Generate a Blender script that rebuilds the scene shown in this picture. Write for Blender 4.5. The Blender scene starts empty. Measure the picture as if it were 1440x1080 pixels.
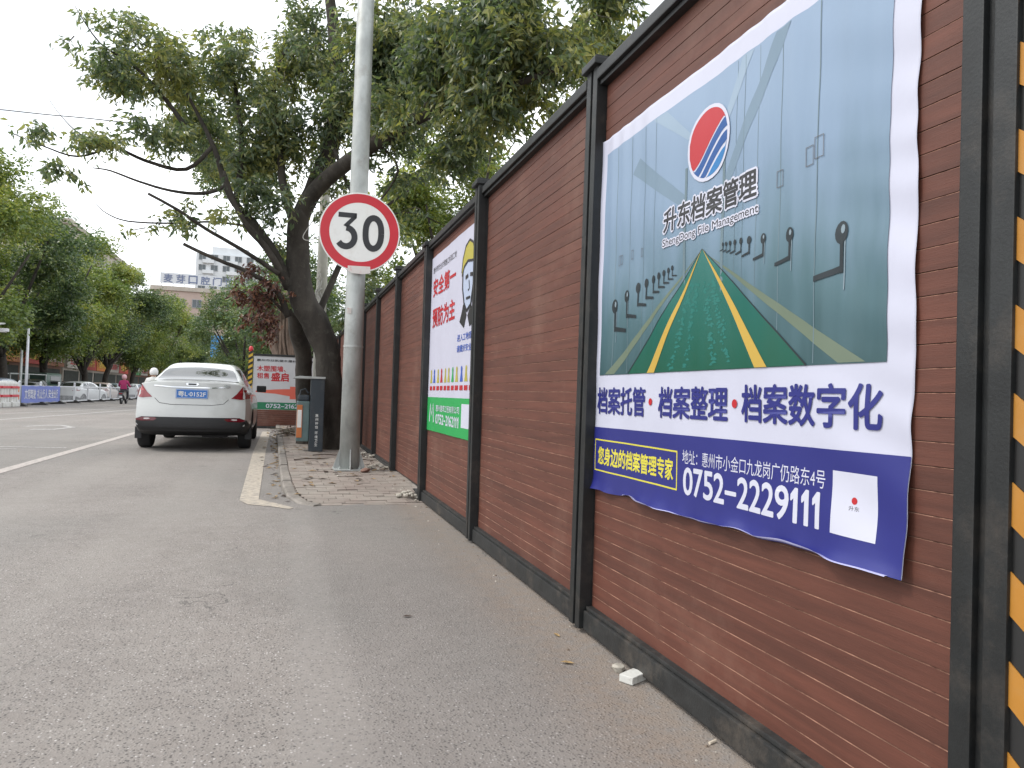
import bpy, bmesh, math, random
import numpy as np
from mathutils import Vector, Matrix
from mathutils.bvhtree import BVHTree
R_ = math.radians
SC = bpy.context.scene
COL = SC.collection
random.seed(7)
rng = np.random.default_rng(7)

# ------------------------------------------------------------------ camera, world, sun, exposure
F_PX, YAW, PITCH, ROLL, EYE = 1027.5, .3031, .0193, .0322, 1.05
def axes():
    cy, sy = math.cos(YAW), math.sin(YAW)
    f = Vector((sy*math.cos(PITCH), cy*math.cos(PITCH), math.sin(PITCH)))
    r = Vector((cy, -sy, 0)); u = r.cross(f)
    c, s = math.cos(ROLL), math.sin(ROLL)
    return r*c+u*s, -r*s+u*c, f
CR, CU, CF = axes()
cam = bpy.data.cameras.new('camera')
cam.sensor_width = 36; cam.lens = F_PX*36/1440
cam.clip_start = .05; cam.clip_end = 2000
camo = bpy.data.objects.new('camera', cam); COL.objects.link(camo)
camo.matrix_world = Matrix(((CR.x, CU.x, -CF.x, 0), (CR.y, CU.y, -CF.y, 0), (CR.z, CU.z, -CF.z, EYE), (0, 0, 0, 1)))
SC.camera = camo
def at(px, py, Y):
    """place in the street seen at a photo pixel, at distance Y along the road"""
    d = CF + CR*((px-720)/F_PX) - CU*((py-540)/F_PX)
    t = Y/d.y
    return Vector((d.x*t, Y, EYE+d.z*t))

SUN_EL, SUN_AZ = R_(52), R_(-75)      # azimuth from +Y towards +X
W = bpy.data.worlds.new('World'); SC.world = W; W.use_nodes = True
wn, wl = W.node_tree.nodes, W.node_tree.links
wn.clear()
out = wn.new('ShaderNodeOutputWorld'); bg = wn.new('ShaderNodeBackground')
sky = wn.new('ShaderNodeTexSky'); sky.sky_type = 'NISHITA'; sky.sun_disc = False
sky.sun_elevation = SUN_EL; sky.sun_rotation = SUN_AZ; sky.dust_density = 3
mx = wn.new('ShaderNodeMix'); mx.data_type = 'RGBA'
tc = wn.new('ShaderNodeTexCoord'); mp = wn.new('ShaderNodeMapping'); mp.inputs['Scale'].default_value = (1, 1, 2.6)
nz = wn.new('ShaderNodeTexNoise'); nz.inputs['Scale'].default_value = 2.2; nz.inputs['Detail'].default_value = 6
cr = wn.new('ShaderNodeValToRGB')
cr.color_ramp.elements[0].position = .3; cr.color_ramp.elements[0].color = (8.8, 9.5, 10.3, 1)
cr.color_ramp.elements[1].position = .62; cr.color_ramp.elements[1].color = (18.5, 18.9, 19.2, 1)
wl.new(tc.outputs['Generated'], mp.inputs['Vector']); wl.new(mp.outputs['Vector'], nz.inputs['Vector'])
wl.new(nz.outputs['Fac'], cr.inputs['Fac'])
mx.inputs['Factor'].default_value = .86
wl.new(sky.outputs['Color'], mx.inputs['A']); wl.new(cr.outputs['Color'], mx.inputs['B'])
wl.new(mx.outputs['Result'], bg.inputs['Color']); wl.new(bg.outputs['Background'], out.inputs['Surface'])
bg.inputs['Strength'].default_value = .1
sun = bpy.data.lights.new('sun', 'SUN'); sun.energy = 1.5; sun.angle = R_(12); sun.color = (1, .95, .87)
suno = bpy.data.objects.new('sun', sun); COL.objects.link(suno)
sd = Vector((math.sin(SUN_AZ)*math.cos(SUN_EL), math.cos(SUN_AZ)*math.cos(SUN_EL), math.sin(SUN_EL)))
suno.rotation_euler = sd.to_track_quat('Z', 'Y').to_euler()
suno.location = (0, 0, 30)
SC.view_settings.view_transform = 'Standard'; SC.view_settings.look = 'None'
SC.view_settings.gamma = 1; SC.view_settings.use_curve_mapping = False
SC.view_settings.exposure = .36

# ------------------------------------------------------------------ materials
def _c(c): return (*c, 1) if len(c) == 3 else c
def mat(name, col, rough=.6, metal=0, var=.12, scale=4, bump=0, bscale=60, col2=None, stretch=(1, 1, 1), ior=None,
        trans=0, coat=0, rnd=0, dirt=None, emit=None, alpha=None, coords='Object'):
    m = bpy.data.materials.new(name); m.use_nodes = True
    n, l = m.node_tree.nodes, m.node_tree.links
    b = n['Principled BSDF']
    b.inputs['Roughness'].default_value = rough; b.inputs['Metallic'].default_value = metal
    if ior: b.inputs['IOR'].default_value = ior
    if trans: b.inputs['Transmission Weight'].default_value = trans
    if coat: b.inputs['Coat Weight'].default_value = coat; b.inputs['Coat Roughness'].default_value = .04
    t = n.new('ShaderNodeTexCoord'); mpp = n.new('ShaderNodeMapping'); mpp.inputs['Scale'].default_value = stretch
    cs = n.new('ShaderNodeNewGeometry').outputs['Position'] if coords == 'World' else t.outputs[coords]
    l.new(cs, mpp.inputs['Vector'])
    z = n.new('ShaderNodeTexNoise'); z.inputs['Scale'].default_value = scale; z.inputs['Detail'].default_value = 7; z.inputs['Roughness'].default_value = .62
    l.new(mpp.outputs['Vector'], z.inputs['Vector'])
    r = n.new('ShaderNodeValToRGB')
    c2 = col2 if col2 else tuple(min(1, x*(1+var)) for x in col)
    c1 = col if col2 else tuple(x*(1-var) for x in col)
    r.color_ramp.elements[0].position = .35; r.color_ramp.elements[0].color = _c(c1)
    r.color_ramp.elements[1].position = .65; r.color_ramp.elements[1].color = _c(c2)
    l.new(z.outputs['Fac'], r.inputs['Fac']); src = r.outputs['Color']
    if dirt:
        dc, ds, lo, hi = dirt
        z2 = n.new('ShaderNodeTexNoise'); z2.inputs['Scale'].default_value = ds; z2.inputs['Detail'].default_value = 9; z2.inputs['Roughness'].default_value = .7
        l.new(cs, z2.inputs['Vector'])
        mr = n.new('ShaderNodeMapRange'); mr.inputs['From Min'].default_value = lo; mr.inputs['From Max'].default_value = hi
        l.new(z2.outputs['Fac'], mr.inputs['Value'])
        q = n.new('ShaderNodeMix'); q.data_type = 'RGBA'; q.inputs['B'].default_value = _c(dc)
        l.new(mr.outputs['Result'], q.inputs['Factor']); l.new(src, q.inputs['A']); src = q.outputs['Result']
    if rnd:
        oi = n.new('ShaderNodeObjectInfo'); mr = n.new('ShaderNodeMapRange')
        mr.inputs['To Min'].default_value = 1-rnd; mr.inputs['To Max'].default_value = 1+rnd
        l.new(oi.outputs['Random'], mr.inputs['Value'])
        hs = n.new('ShaderNodeHueSaturation'); l.new(mr.outputs['Result'], hs.inputs['Value']); l.new(src, hs.inputs['Color']); src = hs.outputs['Color']
    l.new(src, b.inputs['Base Color'])
    if bump:
        z3 = n.new('ShaderNodeTexNoise'); z3.inputs['Scale'].default_value = bscale; z3.inputs['Detail'].default_value = 6
        l.new(mpp.outputs['Vector'], z3.inputs['Vector'])
        bp = n.new('ShaderNodeBump'); bp.inputs['Strength'].default_value = min(1, bump); bp.inputs['Distance'].default_value = .01
        l.new(z3.outputs['Fac'], bp.inputs['Height']); l.new(bp.outputs['Normal'], b.inputs['Normal'])
    if emit:
        b.inputs['Emission Color'].default_value = _c(emit[0]); b.inputs['Emission Strength'].default_value = emit[1]
    return m

def leaf_mat(name, dark, mid, light, island=.35, trans=.42, scale=.8, hue2=None):
    m = bpy.data.materials.new(name); m.use_nodes = True
    n, l = m.node_tree.nodes, m.node_tree.links; n.clear()
    o = n.new('ShaderNodeOutputMaterial'); b = n.new('ShaderNodeBsdfPrincipled'); tr = n.new('ShaderNodeBsdfTranslucent'); ms = n.new('ShaderNodeMixShader')
    b.inputs['Roughness'].default_value = .36; b.inputs['IOR'].default_value = 1.6
    g = n.new('ShaderNodeNewGeometry'); t = n.new('ShaderNodeTexCoord')
    z = n.new('ShaderNodeTexNoise'); z.inputs['Scale'].default_value = scale; z.inputs['Detail'].default_value = 3
    l.new(t.outputs['Object'], z.inputs['Vector'])
    a = n.new('ShaderNodeMath'); a.operation = 'MULTIPLY_ADD'; a.inputs[1].default_value = island; 
    s = n.new('ShaderNodeMath'); s.operation = 'SUBTRACT'; s.inputs[1].default_value = island/2
    l.new(g.outputs['Random Per Island'], a.inputs[0]); l.new(z.outputs['Fac'], a.inputs[2]); l.new(a.outputs[0], s.inputs[0])
    r = n.new('ShaderNodeValToRGB')
    r.color_ramp.elements[0].position = .3; r.color_ramp.elements[0].color = _c(dark)
    r.color_ramp.elements[1].position = .74; r.color_ramp.elements[1].color = _c(light)
    e = r.color_ramp.elements.new(.52); e.color = _c(mid)
    l.new(s.outputs[0], r.inputs['Fac'])
    l.new(r.outputs['Color'], b.inputs['Base Color'])
    q = n.new('ShaderNodeMix'); q.data_type = 'RGBA'; q.blend_type = 'MULTIPLY'; q.inputs['Factor'].default_value = 1; q.inputs['B'].default_value = (1.2, 1.25, .62, 1)
    l.new(r.outputs['Color'], q.inputs['A']); l.new(q.outputs['Result'], tr.inputs['Color'])
    ms.inputs['Fac'].default_value = trans
    l.new(b.outputs[0], ms.inputs[1]); l.new(tr.outputs[0], ms.inputs[2]); l.new(ms.outputs[0], o.inputs['Surface'])
    return m

def asphalt_mat():
    m = bpy.data.materials.new('asphalt'); m.use_nodes = True
    n, l = m.node_tree.nodes, m.node_tree.links; b = n['Principled BSDF']
    b.inputs['Roughness'].default_value = .82
    t = n.new('ShaderNodeTexCoord')
    def noise(s, d=5, rr=.6, st=(1, 1, 1)):
        mpp = n.new('ShaderNodeMapping'); mpp.inputs['Scale'].default_value = st; l.new(t.outputs['Object'], mpp.inputs['Vector'])
        z = n.new('ShaderNodeTexNoise'); z.inputs['Scale'].default_value = s; z.inputs['Detail'].default_value = d; z.inputs['Roughness'].default_value = rr
        l.new(mpp.outputs['Vector'], z.inputs['Vector']); return z.outputs['Fac']
    def rng_(v, a, b_, c=0, d=1, smooth=True):
        q = n.new('ShaderNodeMapRange'); q.interpolation_type = 'SMOOTHSTEP' if smooth else 'LINEAR'
        for k, x in zip(('From Min', 'From Max', 'To Min', 'To Max'), (a, b_, c, d)): q.inputs[k].default_value = x
        l.new(v, q.inputs['Value']); return q.outputs['Result']
    def math_(op, a, b_):
        q = n.new('ShaderNodeMath'); q.operation = op
        for i, x in enumerate((a, b_)):
            if isinstance(x, (int, float)): q.inputs[i].default_value = x
            else: l.new(x, q.inputs[i])
        return q.outputs[0]
    def mix(f, a, b_, mode='MIX'):
        q = n.new('ShaderNodeMix'); q.data_type = 'RGBA'; q.blend_type = mode
        for k, x in (('Factor', f), ('A', a), ('B', b_)):
            if isinstance(x, (int, float)): q.inputs[k].default_value = x
            elif isinstance(x, tuple): q.inputs[k].default_value = _c(x)
            else: l.new(x, q.inputs[k])
        return q.outputs['Result']
    big = noise(.55, 4, .55); midn = noise(7, 6, .7); fine = noise(120, 4, .7)
    base = mix(rng_(big, .3, .7), (0.196, 0.174, 0.160), (0.250, 0.224, 0.205))
    base = mix(rng_(midn, .35, .7, 0, .45), base, (0.292, 0.268, 0.249))
    base = mix(rng_(noise(38, 5, .75), .42, .72, 0, .38), base, (.11, .103, .099))
    # stones showing in the binder
    vo = n.new('ShaderNodeTexVoronoi'); vo.inputs['Scale'].default_value = 95; l.new(t.outputs['Object'], vo.inputs['Vector'])
    sp = n.new('ShaderNodeSeparateColor'); l.new(vo.outputs['Color'], sp.inputs['Color'])
    stone = math_('MULTIPLY', rng_(sp.outputs['Red'], .80, .97), rng_(vo.outputs['Distance'], .5, .28))
    base = mix(math_('MULTIPLY', stone, .7), base, (0.540, 0.510, 0.495))
    vo2 = n.new('ShaderNodeTexVoronoi'); vo2.inputs['Scale'].default_value = 24; l.new(t.outputs['Object'], vo2.inputs['Vector'])
    sp2 = n.new('ShaderNodeSeparateColor'); l.new(vo2.outputs['Color'], sp2.inputs['Color'])
    st2 = math_('MULTIPLY', rng_(sp2.outputs['Green'], .965, .985), rng_(vo2.outputs['Distance'], .17, .10))
    base = mix(math_('MULTIPLY', st2, .8), base, (.5, .48, .46))
    dk = math_('MULTIPLY', rng_(sp.outputs['Blue'], .72, .9), rng_(vo.outputs['Distance'], .55, .3))
    base = mix(math_('MULTIPLY', dk, .6), base, (.05, .047, .045))
    # dusty smoother seam and grime towards the fence
    xyz = n.new('ShaderNodeSeparateXYZ'); l.new(t.outputs['Object'], xyz.inputs[0])
    wob = math_('ADD', xyz.outputs['X'], rng_(noise(1.6, 4), 0, 1, -.09, .09, False))
    seam = math_('MULTIPLY', rng_(wob, .02, .12), rng_(wob, .34, .22))
    seam = math_('MULTIPLY', seam, rng_(xyz.outputs['Y'], 7.2, 6.2))
    base = mix(math_('MULTIPLY', seam, .26), base, (0.231, 0.215, 0.203))
    apron = math_('MULTIPLY', rng_(wob, .2, .34), rng_(xyz.outputs['Y'], 9, 7))
    base = mix(math_('MULTIPLY', apron, .35), base, (0.158, 0.143, 0.135))
    dirt = math_('MULTIPLY', rng_(wob, .8, 1.3), rng_(noise(14, 7, .75), .3, .62))
    base = mix(math_('MULTIPLY', dirt, .65), base, (.23, .165, .115))
    # tyre-polished bands and far bleaching along the lanes
    lane = noise(1.1, 3, .5, (1, .03, 1))
    base = mix(rng_(lane, .48, .68, 0, .35), base, (0.290, 0.268, 0.246))
    # broad patches, oily drips
    patch_ = rng_(noise(.33, 3, .5, (1, .6, 1)), .44, .60, 0, .32)
    base = mix(patch_, base, (.150, .150, .142))
    oil = math_('MULTIPLY', rng_(noise(2.3, 3, .5), .66, .76), .45)
    base = mix(oil, base, (.09, .085, .08))
    # cracks
    v3 = n.new('ShaderNodeTexVoronoi'); v3.feature = 'DISTANCE_TO_EDGE'; v3.inputs['Scale'].default_value = .45
    mp3 = n.new('ShaderNodeMapping'); l.new(t.outputs['Object'], mp3.inputs['Vector'])
    wz = n.new('ShaderNodeTexNoise'); wz.inputs['Scale'].default_value = 3; wz.inputs['Detail'].default_value = 6; l.new(t.outputs['Object'], wz.inputs['Vector'])
    va = n.new('ShaderNodeVectorMath'); va.operation = 'ADD'
    l.new(mp3.outputs['Vector'], va.inputs[0]); l.new(wz.outputs['Color'], va.inputs[1]); l.new(va.outputs[0], v3.inputs['Vector'])
    crk = math_('MULTIPLY', rng_(v3.outputs['Distance'], .004, .001), rng_(noise(.9, 2), .5, .6))
    base = mix(math_('MULTIPLY', crk, .7), base, (.04, .038, .036))
    l.new(base, b.inputs['Base Color'])
    h = math_('ADD', math_('MULTIPLY', fine, .5), math_('MULTIPLY', rng_(vo.outputs['Distance'], 0, .6, 1, 0), .6))
    h = math_('MULTIPLY', h, math_('SUBTRACT', 1, math_('MULTIPLY', seam, .8)))
    bp = n.new('ShaderNodeBump'); bp.inputs['Strength'].default_value = .75; bp.inputs['Distance'].default_value = .006
    l.new(h, bp.inputs['Height']); l.new(bp.outputs['Normal'], b.inputs['Normal'])
    return m

M = {}
M['asphalt'] = asphalt_mat()
M['dirt'] = mat('bare_dirt', (.17, .13, .09), .95, bump=.6, bscale=8, var=.25, scale=1.5)
M['brickpave'] = mat('paving_brick', (.225, .18, .158), .9, var=.16, scale=9, bump=.5, bscale=70, rnd=.08, dirt=((.275, .245, .215), 1.8, .34, .60), coords='World')
M['paveslab'] = mat('pavement_bed', (.20, .165, .14), .95, var=.25, scale=12, bump=.6, bscale=50)
M['kerb'] = mat('kerb_concrete', (.205, .185, .165), .9, var=.22, scale=9, bump=.5, bscale=60, rnd=.12, dirt=((.17, .15, .13), 5, .5, .72))
M['paint_road'] = mat('worn_road_paint', (.42, .375, .35), .8, var=.1, scale=25, dirt=((.27, .25, .23), 18, .48, .62), bump=.3, bscale=90)
M['paint_far'] = mat('faded_road_paint', (.42, .40, .39), .8, var=.1, scale=12, dirt=((.20, .19, .18), 16, .45, .62))
M['paint_yel'] = mat('worn_cream_paint', (.44, .385, .315), .8, var=.1, scale=25, dirt=((.26, .235, .21), 16, .44, .62), bump=.3, bscale=90)
M['plank'] = mat('brown_composite_plank', (.108, .036, .0225), .62, var=.2, scale=5, stretch=(1, .35, 6), bump=.12, bscale=90, rnd=.13, dirt=((.215, .118, .085), 1.35, .53, .92), coords='World')
M['plank_edge'] = mat('plank_pale_edge', (.27, .145, .10), .95, var=.4, scale=14, dirt=((.10, .045, .032), 9, .48, .66))  # paler tone for the chamfered top edge of each plank
M['blackmetal'] = mat('black_painted_steel', (.012, .0135, .014), .5, var=.3, scale=8, bump=.1, bscale=150, dirt=((.06, .05, .042), 5, .55, .85), coords='World')
M['blackdust'] = mat('dusty_black_steel', (.018, .019, .019), .6, var=.3, scale=14, coords='World', dirt=((.10, .082, .066), 5, .52, .80), bump=.2, bscale=120)
M['stripe_y'] = mat('hazard_amber', (.42, .185, .025), .5, var=.08, scale=6, dirt=((.4, .2, .05), 12, .5, .8))
M['stripe_k'] = mat('hazard_black', (.02, .02, .02), .5)
M['galv'] = mat('galvanised_steel', (.40, .42, .41), .55, metal=.35, var=.2, scale=5, stretch=(1, 1, .5), bump=.1, bscale=90, dirt=((.24, .22, .19), 3.2, .55, .8))
M['signwhite'] = mat('sign_white', (.72, .72, .70), .35, var=.03, scale=3, dirt=((.6, .58, .54), 4, .5, .8))
M['signred'] = mat('sign_red', (.50, .018, .032), .35, var=.05)
M['signblack'] = mat('sign_black', (.018, .018, .022), .4)
M['sticker'] = mat('paper_sticker', (.62, .58, .55), .7, var=.06, dirt=((.62, .22, .22), 14, .58, .7))
M['bark'] = mat('fig_bark', (.042, .036, .030), .95, var=.4, scale=4, stretch=(1, 1, .35), bump=1, bscale=22, dirt=((.085, .078, .065), 7, .52, .78))
M['bark2'] = mat('brown_bark', (.16, .115, .09), .95, var=.35, scale=4, stretch=(1, 1, .35), bump=1, bscale=22, dirt=((.25, .21, .17), 6, .55, .75))
M['twig'] = mat('twig_bark', (.13, .115, .09), .9, var=.3, scale=10)
M['leafA'] = leaf_mat('fig_leaf', (.085, .125, .085), (.150, .200, .115), (.34, .34, .135), trans=.5, island=.45)
M['leafB'] = leaf_mat('fig_leaf_cool', (.028, .06, .034), (.055, .095, .042), (.115, .15, .055), island=.5, trans=.35)
M['leafFar'] = leaf_mat('street_tree_leaf', (.075, .125, .042), (.165, .225, .055), (.36, .37, .085), island=.3, scale=.33, trans=.35)
M['leafDead'] = leaf_mat('dead_leaf', (.06, .022, .018), (.13, .05, .035), (.22, .10, .06), island=.6, trans=.25)
M['leafDark'] = leaf_mat('dark_street_leaf', (.055, .10, .050), (.105, .165, .065), (.22, .26, .08), island=.4, scale=.5, trans=.3)
def flat(name, c, rough=.5, **k): return mat(name, c, rough, var=k.pop('var', .04), **k)

# ------------------------------------------------------------------ builders
class MB:
    def __init__(s): s.v = []; s.f = []; s.m = []; s.mats = []
    def mi(s, m):
        if m not in s.mats: s.mats.append(m)
        return s.mats.index(m)
    def add(s, vs, fs, m=None):
        o = len(s.v); s.v += [tuple(v) for v in vs]; s.f += [tuple(i+o for i in f) for f in fs]
        s.m += [s.mi(m) if m else 0]*len(fs); return s
    def box(s, x0, x1, y0, y1, z0, z1, m=None, T=None):
        vs = [Vector(p) for p in ((x0, y0, z0), (x1, y0, z0), (x1, y1, z0), (x0, y1, z0), (x0, y0, z1), (x1, y0, z1), (x1, y1, z1), (x0, y1, z1))]
        if T: vs = [T @ v for v in vs]
        return s.add(vs, [(0, 3, 2, 1), (4, 5, 6, 7), (0, 1, 5, 4), (1, 2, 6, 5), (2, 3, 7, 6), (3, 0, 4, 7)], m)
    def bbox(s, x0, x1, y0, y1, z0, z1, b=.006, m=None, T=None):
        """box with chamfered edges"""
        bm = bmesh.new(); bmesh.ops.create_cube(bm, size=1)
        for v in bm.verts: v.co = Vector(((x0+x1)/2+v.co.x*(x1-x0), (y0+y1)/2+v.co.y*(y1-y0), (z0+z1)/2+v.co.z*(z1-z0)))
        bmesh.ops.bevel(bm, geom=bm.edges[:], offset=b, segments=2, profile=.7, affect='EDGES')
        return s.bm(bm, m, T)
    def bm(s, bm, m=None, T=None):
        bm.verts.index_update()
        s.add([(T @ v.co) if T else v.co for v in bm.verts], [[v.index for v in f.verts] for f in bm.faces], m); bm.free(); return s
    def tube(s, pts, rad, n=10, m=None, rough=0, cap=True, seed=0):
        pts = [Vector(p) for p in pts]
        if not hasattr(rad, '__len__'): rad = [rad]*len(pts)
        rr = random.Random(seed); ph = [rr.uniform(.85, 1.15) for _ in range(n)]
        vs, fs = [], []; ref = None
        for i, p in enumerate(pts):
            d = (pts[min(i+1, len(pts)-1)]-pts[max(i-1, 0)]).normalized()
            if ref is None: ref = Vector((1, 0, 0)) if abs(d.x) < .8 else Vector((0, 1, 0))
            a = (ref-d*ref.dot(d)).normalized(); b = d.cross(a); ref = a
            for k in range(n):
                t = 2*math.pi*k/n
                q = rad[i]*(1+rough*(ph[k]-1)*3+rough*rr.uniform(-.12, .12))
                vs.append(p+(a*math.cos(t)+b*math.sin(t))*q)
        for i in range(len(pts)-1):
            for k in range(n):
                fs.append((i*n+k, i*n+(k+1) % n, (i+1)*n+(k+1) % n, (i+1)*n+k))
        if cap: fs.append(tuple(range(n-1, -1, -1))); fs.append(tuple((len(pts)-1)*n+k for k in range(n)))
        return s.add(vs, fs, m)
    def lathe(s, prof, axis='z', n=24, c=(0, 0, 0), m=None, cap=True):
        vs, fs = [], []
        for r, h in prof:
            for k in range(n):
                t = 2*math.pi*k/n; a, b = r*math.cos(t), r*math.sin(t)
                vs.append({'z': (c[0]+a, c[1]+b, c[2]+h), 'x': (c[0]+h, c[1]+a, c[2]+b), 'y': (c[0]+b, c[1]+h, c[2]+a)}[axis])
        L = len(prof)
        for i in range(L-1):
            for k in range(n): fs.append((i*n+k, i*n+(k+1) % n, (i+1)*n+(k+1) % n, (i+1)*n+k))
        if cap: fs.append(tuple(range(n-1, -1, -1))); fs.append(tuple((L-1)*n+k for k in range(n)))
        return s.add(vs, fs, m)
    def prism(s, poly, axis, a, b, m=None):
        """poly in the plane across `axis`, from a to b"""
        def P(u, v, w): return {'x': (w, u, v), 'y': (u, w, v), 'z': (u, v, w)}[axis]
        n = len(poly); vs = [P(u, v, a) for u, v in poly]+[P(u, v, b) for u, v in poly]
        fs = [tuple(range(n-1, -1, -1)), tuple(range(n, 2*n))]+[(i, (i+1) % n, n+(i+1) % n, n+i) for i in range(n)]
        return s.add(vs, fs, m)
    def mesh(s, name, m=None, smooth=False):
        me = bpy.data.meshes.new(name); me.from_pydata(s.v, [], s.f)
        ms = s.mats if s.mats else ([m] if m else [])
        for x in ms: me.materials.append(x)
        if len(ms) > 1: me.polygons.foreach_set('material_index', s.m)
        if smooth: me.shade_smooth()
        me.update(); return me
    def build(s, name, m=None, parent=None, smooth=False, loc=None, recalc=True):
        me = s.mesh(name, m, smooth)
        if recalc:
            bm = bmesh.new(); bm.from_mesh(me); bmesh.ops.recalc_face_normals(bm, faces=bm.faces); bm.to_mesh(me); bm.free()
        return link(name, me, parent, loc)
def link(name, me, parent=None, loc=None):
    o = bpy.data.objects.new(name, me); COL.objects.link(o)
    if parent: o.parent = parent
    if loc is not None: o.location = loc
    return o
def tag(o, label=None, cat=None, group=None, kind=None):
    if label: o['label'] = label
    if cat: o['category'] = cat
    if group: o['group'] = group
    if kind: o['kind'] = kind
    return o
def thing(name, loc, label, cat, group=None, rz=0):
    o = bpy.data.objects.new(name, None); COL.objects.link(o); o.location = loc; o.rotation_euler = (0, 0, rz); o.empty_display_size = .2
    return tag(o, label, cat, group)
def copy_tree(o, parent=None):
    c = o.copy(); COL.objects.link(c)
    if parent: c.parent = parent
    for ch in list(o.children): copy_tree(ch, c)
    return c
def smooth_by_angle(me, ang=35):
    me.shade_smooth()
    bm = bmesh.new(); bm.from_mesh(me)
    for e in bm.edges:
        if len(e.link_faces) == 2 and e.calc_face_angle(0) > R_(ang): e.smooth = False
    bm.to_mesh(me); bm.free()

# --- flat print: text and polygons laid on a surface function ---------------------------------
_tc = {}
def text_geo(s, bold=0.0, res=4):
    k = (s, bold)
    if k in _tc: return _tc[k]
    cu = bpy.data.curves.new('t', 'FONT'); cu.body = s; cu.size = 1; cu.offset = bold; cu.resolution_u = res
    o = bpy.data.objects.new('t', cu); COL.objects.link(o)
    dg = bpy.context.evaluated_depsgraph_get(); me = bpy.data.meshes.new_from_object(o.evaluated_get(dg))
    v = [(p.co.x, p.co.y) for p in me.vertices]; f = [tuple(p.vertices) for p in me.polygons]
    bpy.data.objects.remove(o); bpy.data.curves.remove(cu); bpy.data.meshes.remove(me)
    xs = [p[0] for p in v]; ys = [p[1] for p in v]
    x0, x1, y0, y1 = min(xs), max(xs), min(ys), max(ys)
    r = ([((a-x0)/(x1-x0), (b-y0)/(y1-y0)) for a, b in v], f)
    _tc[k] = r; return r
def number_geo(st):
    """telephone number: digits fitted to even cells, a plain flagged 1 and a long dash"""
    key = ('#'+st, 0.0)
    if key in _tc: return key
    V, F, x = [], [], 0
    for ch in st:
        if ch == '1': w = .62; v = [(.42, 0), (.78, 0), (.78, 1), (.52, 1), (.08, .80), (.08, .64), (.42, .76)]; f = [(0, 1, 2, 3, 4, 5, 6)]
        elif ch in '-–': w = .95; v = rect(0, 1, .36, .46); f = [(0, 1, 2, 3)]
        else: w = .95; v, f = text_geo(ch, 0.0)
        o = len(V); V += [(x+a*w, b) for a, b in v]; F += [tuple(i+o for i in q) for q in f]; x += w+.14
    x -= .14; _tc[key] = ([(a/x, b) for a, b in V], F); return key
class Print:
    """layers of flat print in (u, v) on a sheet; each layer is a thin ink film on the sheet"""
    def __init__(s, place, grid=None): s.place = place; s.grid = grid
    def _emit(s, name, v, f, m, layer, parent, kind=None):
        bm = bmesh.new(); vs = [bm.verts.new((a, b, 0)) for a, b in v]
        for q in f:
            try: bm.faces.new([vs[i] for i in q])
            except ValueError: pass
        if s.grid:
            us = [a for a, b in v]; ws = [b for a, b in v]
            for ax, (lo, hi) in ((0, (min(us), max(us))), (1, (min(ws), max(ws)))):
                k = math.ceil(lo/s.grid)
                while k*s.grid < hi:
                    co = [0, 0, 0]; no = [0, 0, 0]; co[ax] = k*s.grid; no[ax] = 1
                    bmesh.ops.bisect_plane(bm, geom=bm.verts[:]+bm.edges[:]+bm.faces[:], plane_co=co, plane_no=no, dist=1e-6); k += 1
        for q in bm.verts: q.co = Vector(s.place(q.co.x, q.co.y, layer))
        me = bpy.data.meshes.new(name); bm.to_mesh(me); bm.free(); me.materials.append(m)
        if s.grid: me.shade_smooth()
        return link(name, me, parent)
    def text(s, st, box, m, layer, parent, bold=0.0, name='lettering', res=4):
        v, f = _tc[number_geo(st)] if st[:4] == '0752' else text_geo(st, 0.0, res); u0, u1, v0, v1 = box
        h = (v1-v0)*bold*1.1; u0 += h; u1 -= h; v0 += h; v1 -= h
        P = [(u0+a*(u1-u0), v0+b*(v1-v0)) for a, b in v]
        if not bold: return s._emit(name, P, f, m, layer, parent)
        obs = []
        for k in range(9):
            dx, dy = (0, 0) if k == 8 else (h*math.cos(k*math.pi/4), h*math.sin(k*math.pi/4))
            obs.append(s._emit(name, [(a+dx, b+dy) for a, b in P], f, m, layer+k*.045, parent))
        bm = bmesh.new()
        for o in obs: bm.from_mesh(o.data)
        keep = obs[0]; bm.to_mesh(keep.data); bm.free()
        for o in obs[1:]:
            me = o.data; bpy.data.objects.remove(o); bpy.data.meshes.remove(me)
        return keep
    def poly(s, pts, m, layer, parent, name='print'):
        return s._emit(name, pts, [tuple(range(len(pts)))], m, layer, parent)
    def polys(s, lst, m, layer, parent, name='print'):
        v, f = [], []
        for p in lst: f.append(tuple(range(len(v), len(v)+len(p)))); v += p
        return s._emit(name, v, f, m, layer, parent)
def rect(a, b, c, d): return [(a, c), (b, c), (b, d), (a, d)]
def strip(pts, w):
    """ribbon quads along a 2D polyline"""
    L, Rr = [], []
    for i, p in enumerate(pts):
        a = Vector(pts[max(i-1, 0)]); b = Vector(pts[min(i+1, len(pts)-1)]); d = (b-a).normalized(); n = Vector((-d.y, d.x))
        ww = w[i] if hasattr(w, '__len__') else w
        L.append(tuple(Vector(p)+n*ww/2)); Rr.append(tuple(Vector(p)-n*ww/2))
    return [[L[i], L[i+1], Rr[i+1], Rr[i]] for i in range(len(pts)-1)]
def circ(cx, cy, r, n=28, ry=None): return [(cx+r*math.cos(2*math.pi*k/n), cy+(ry or r)*math.sin(2*math.pi*k/n)) for k in range(n)]
exec_order = []

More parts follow.
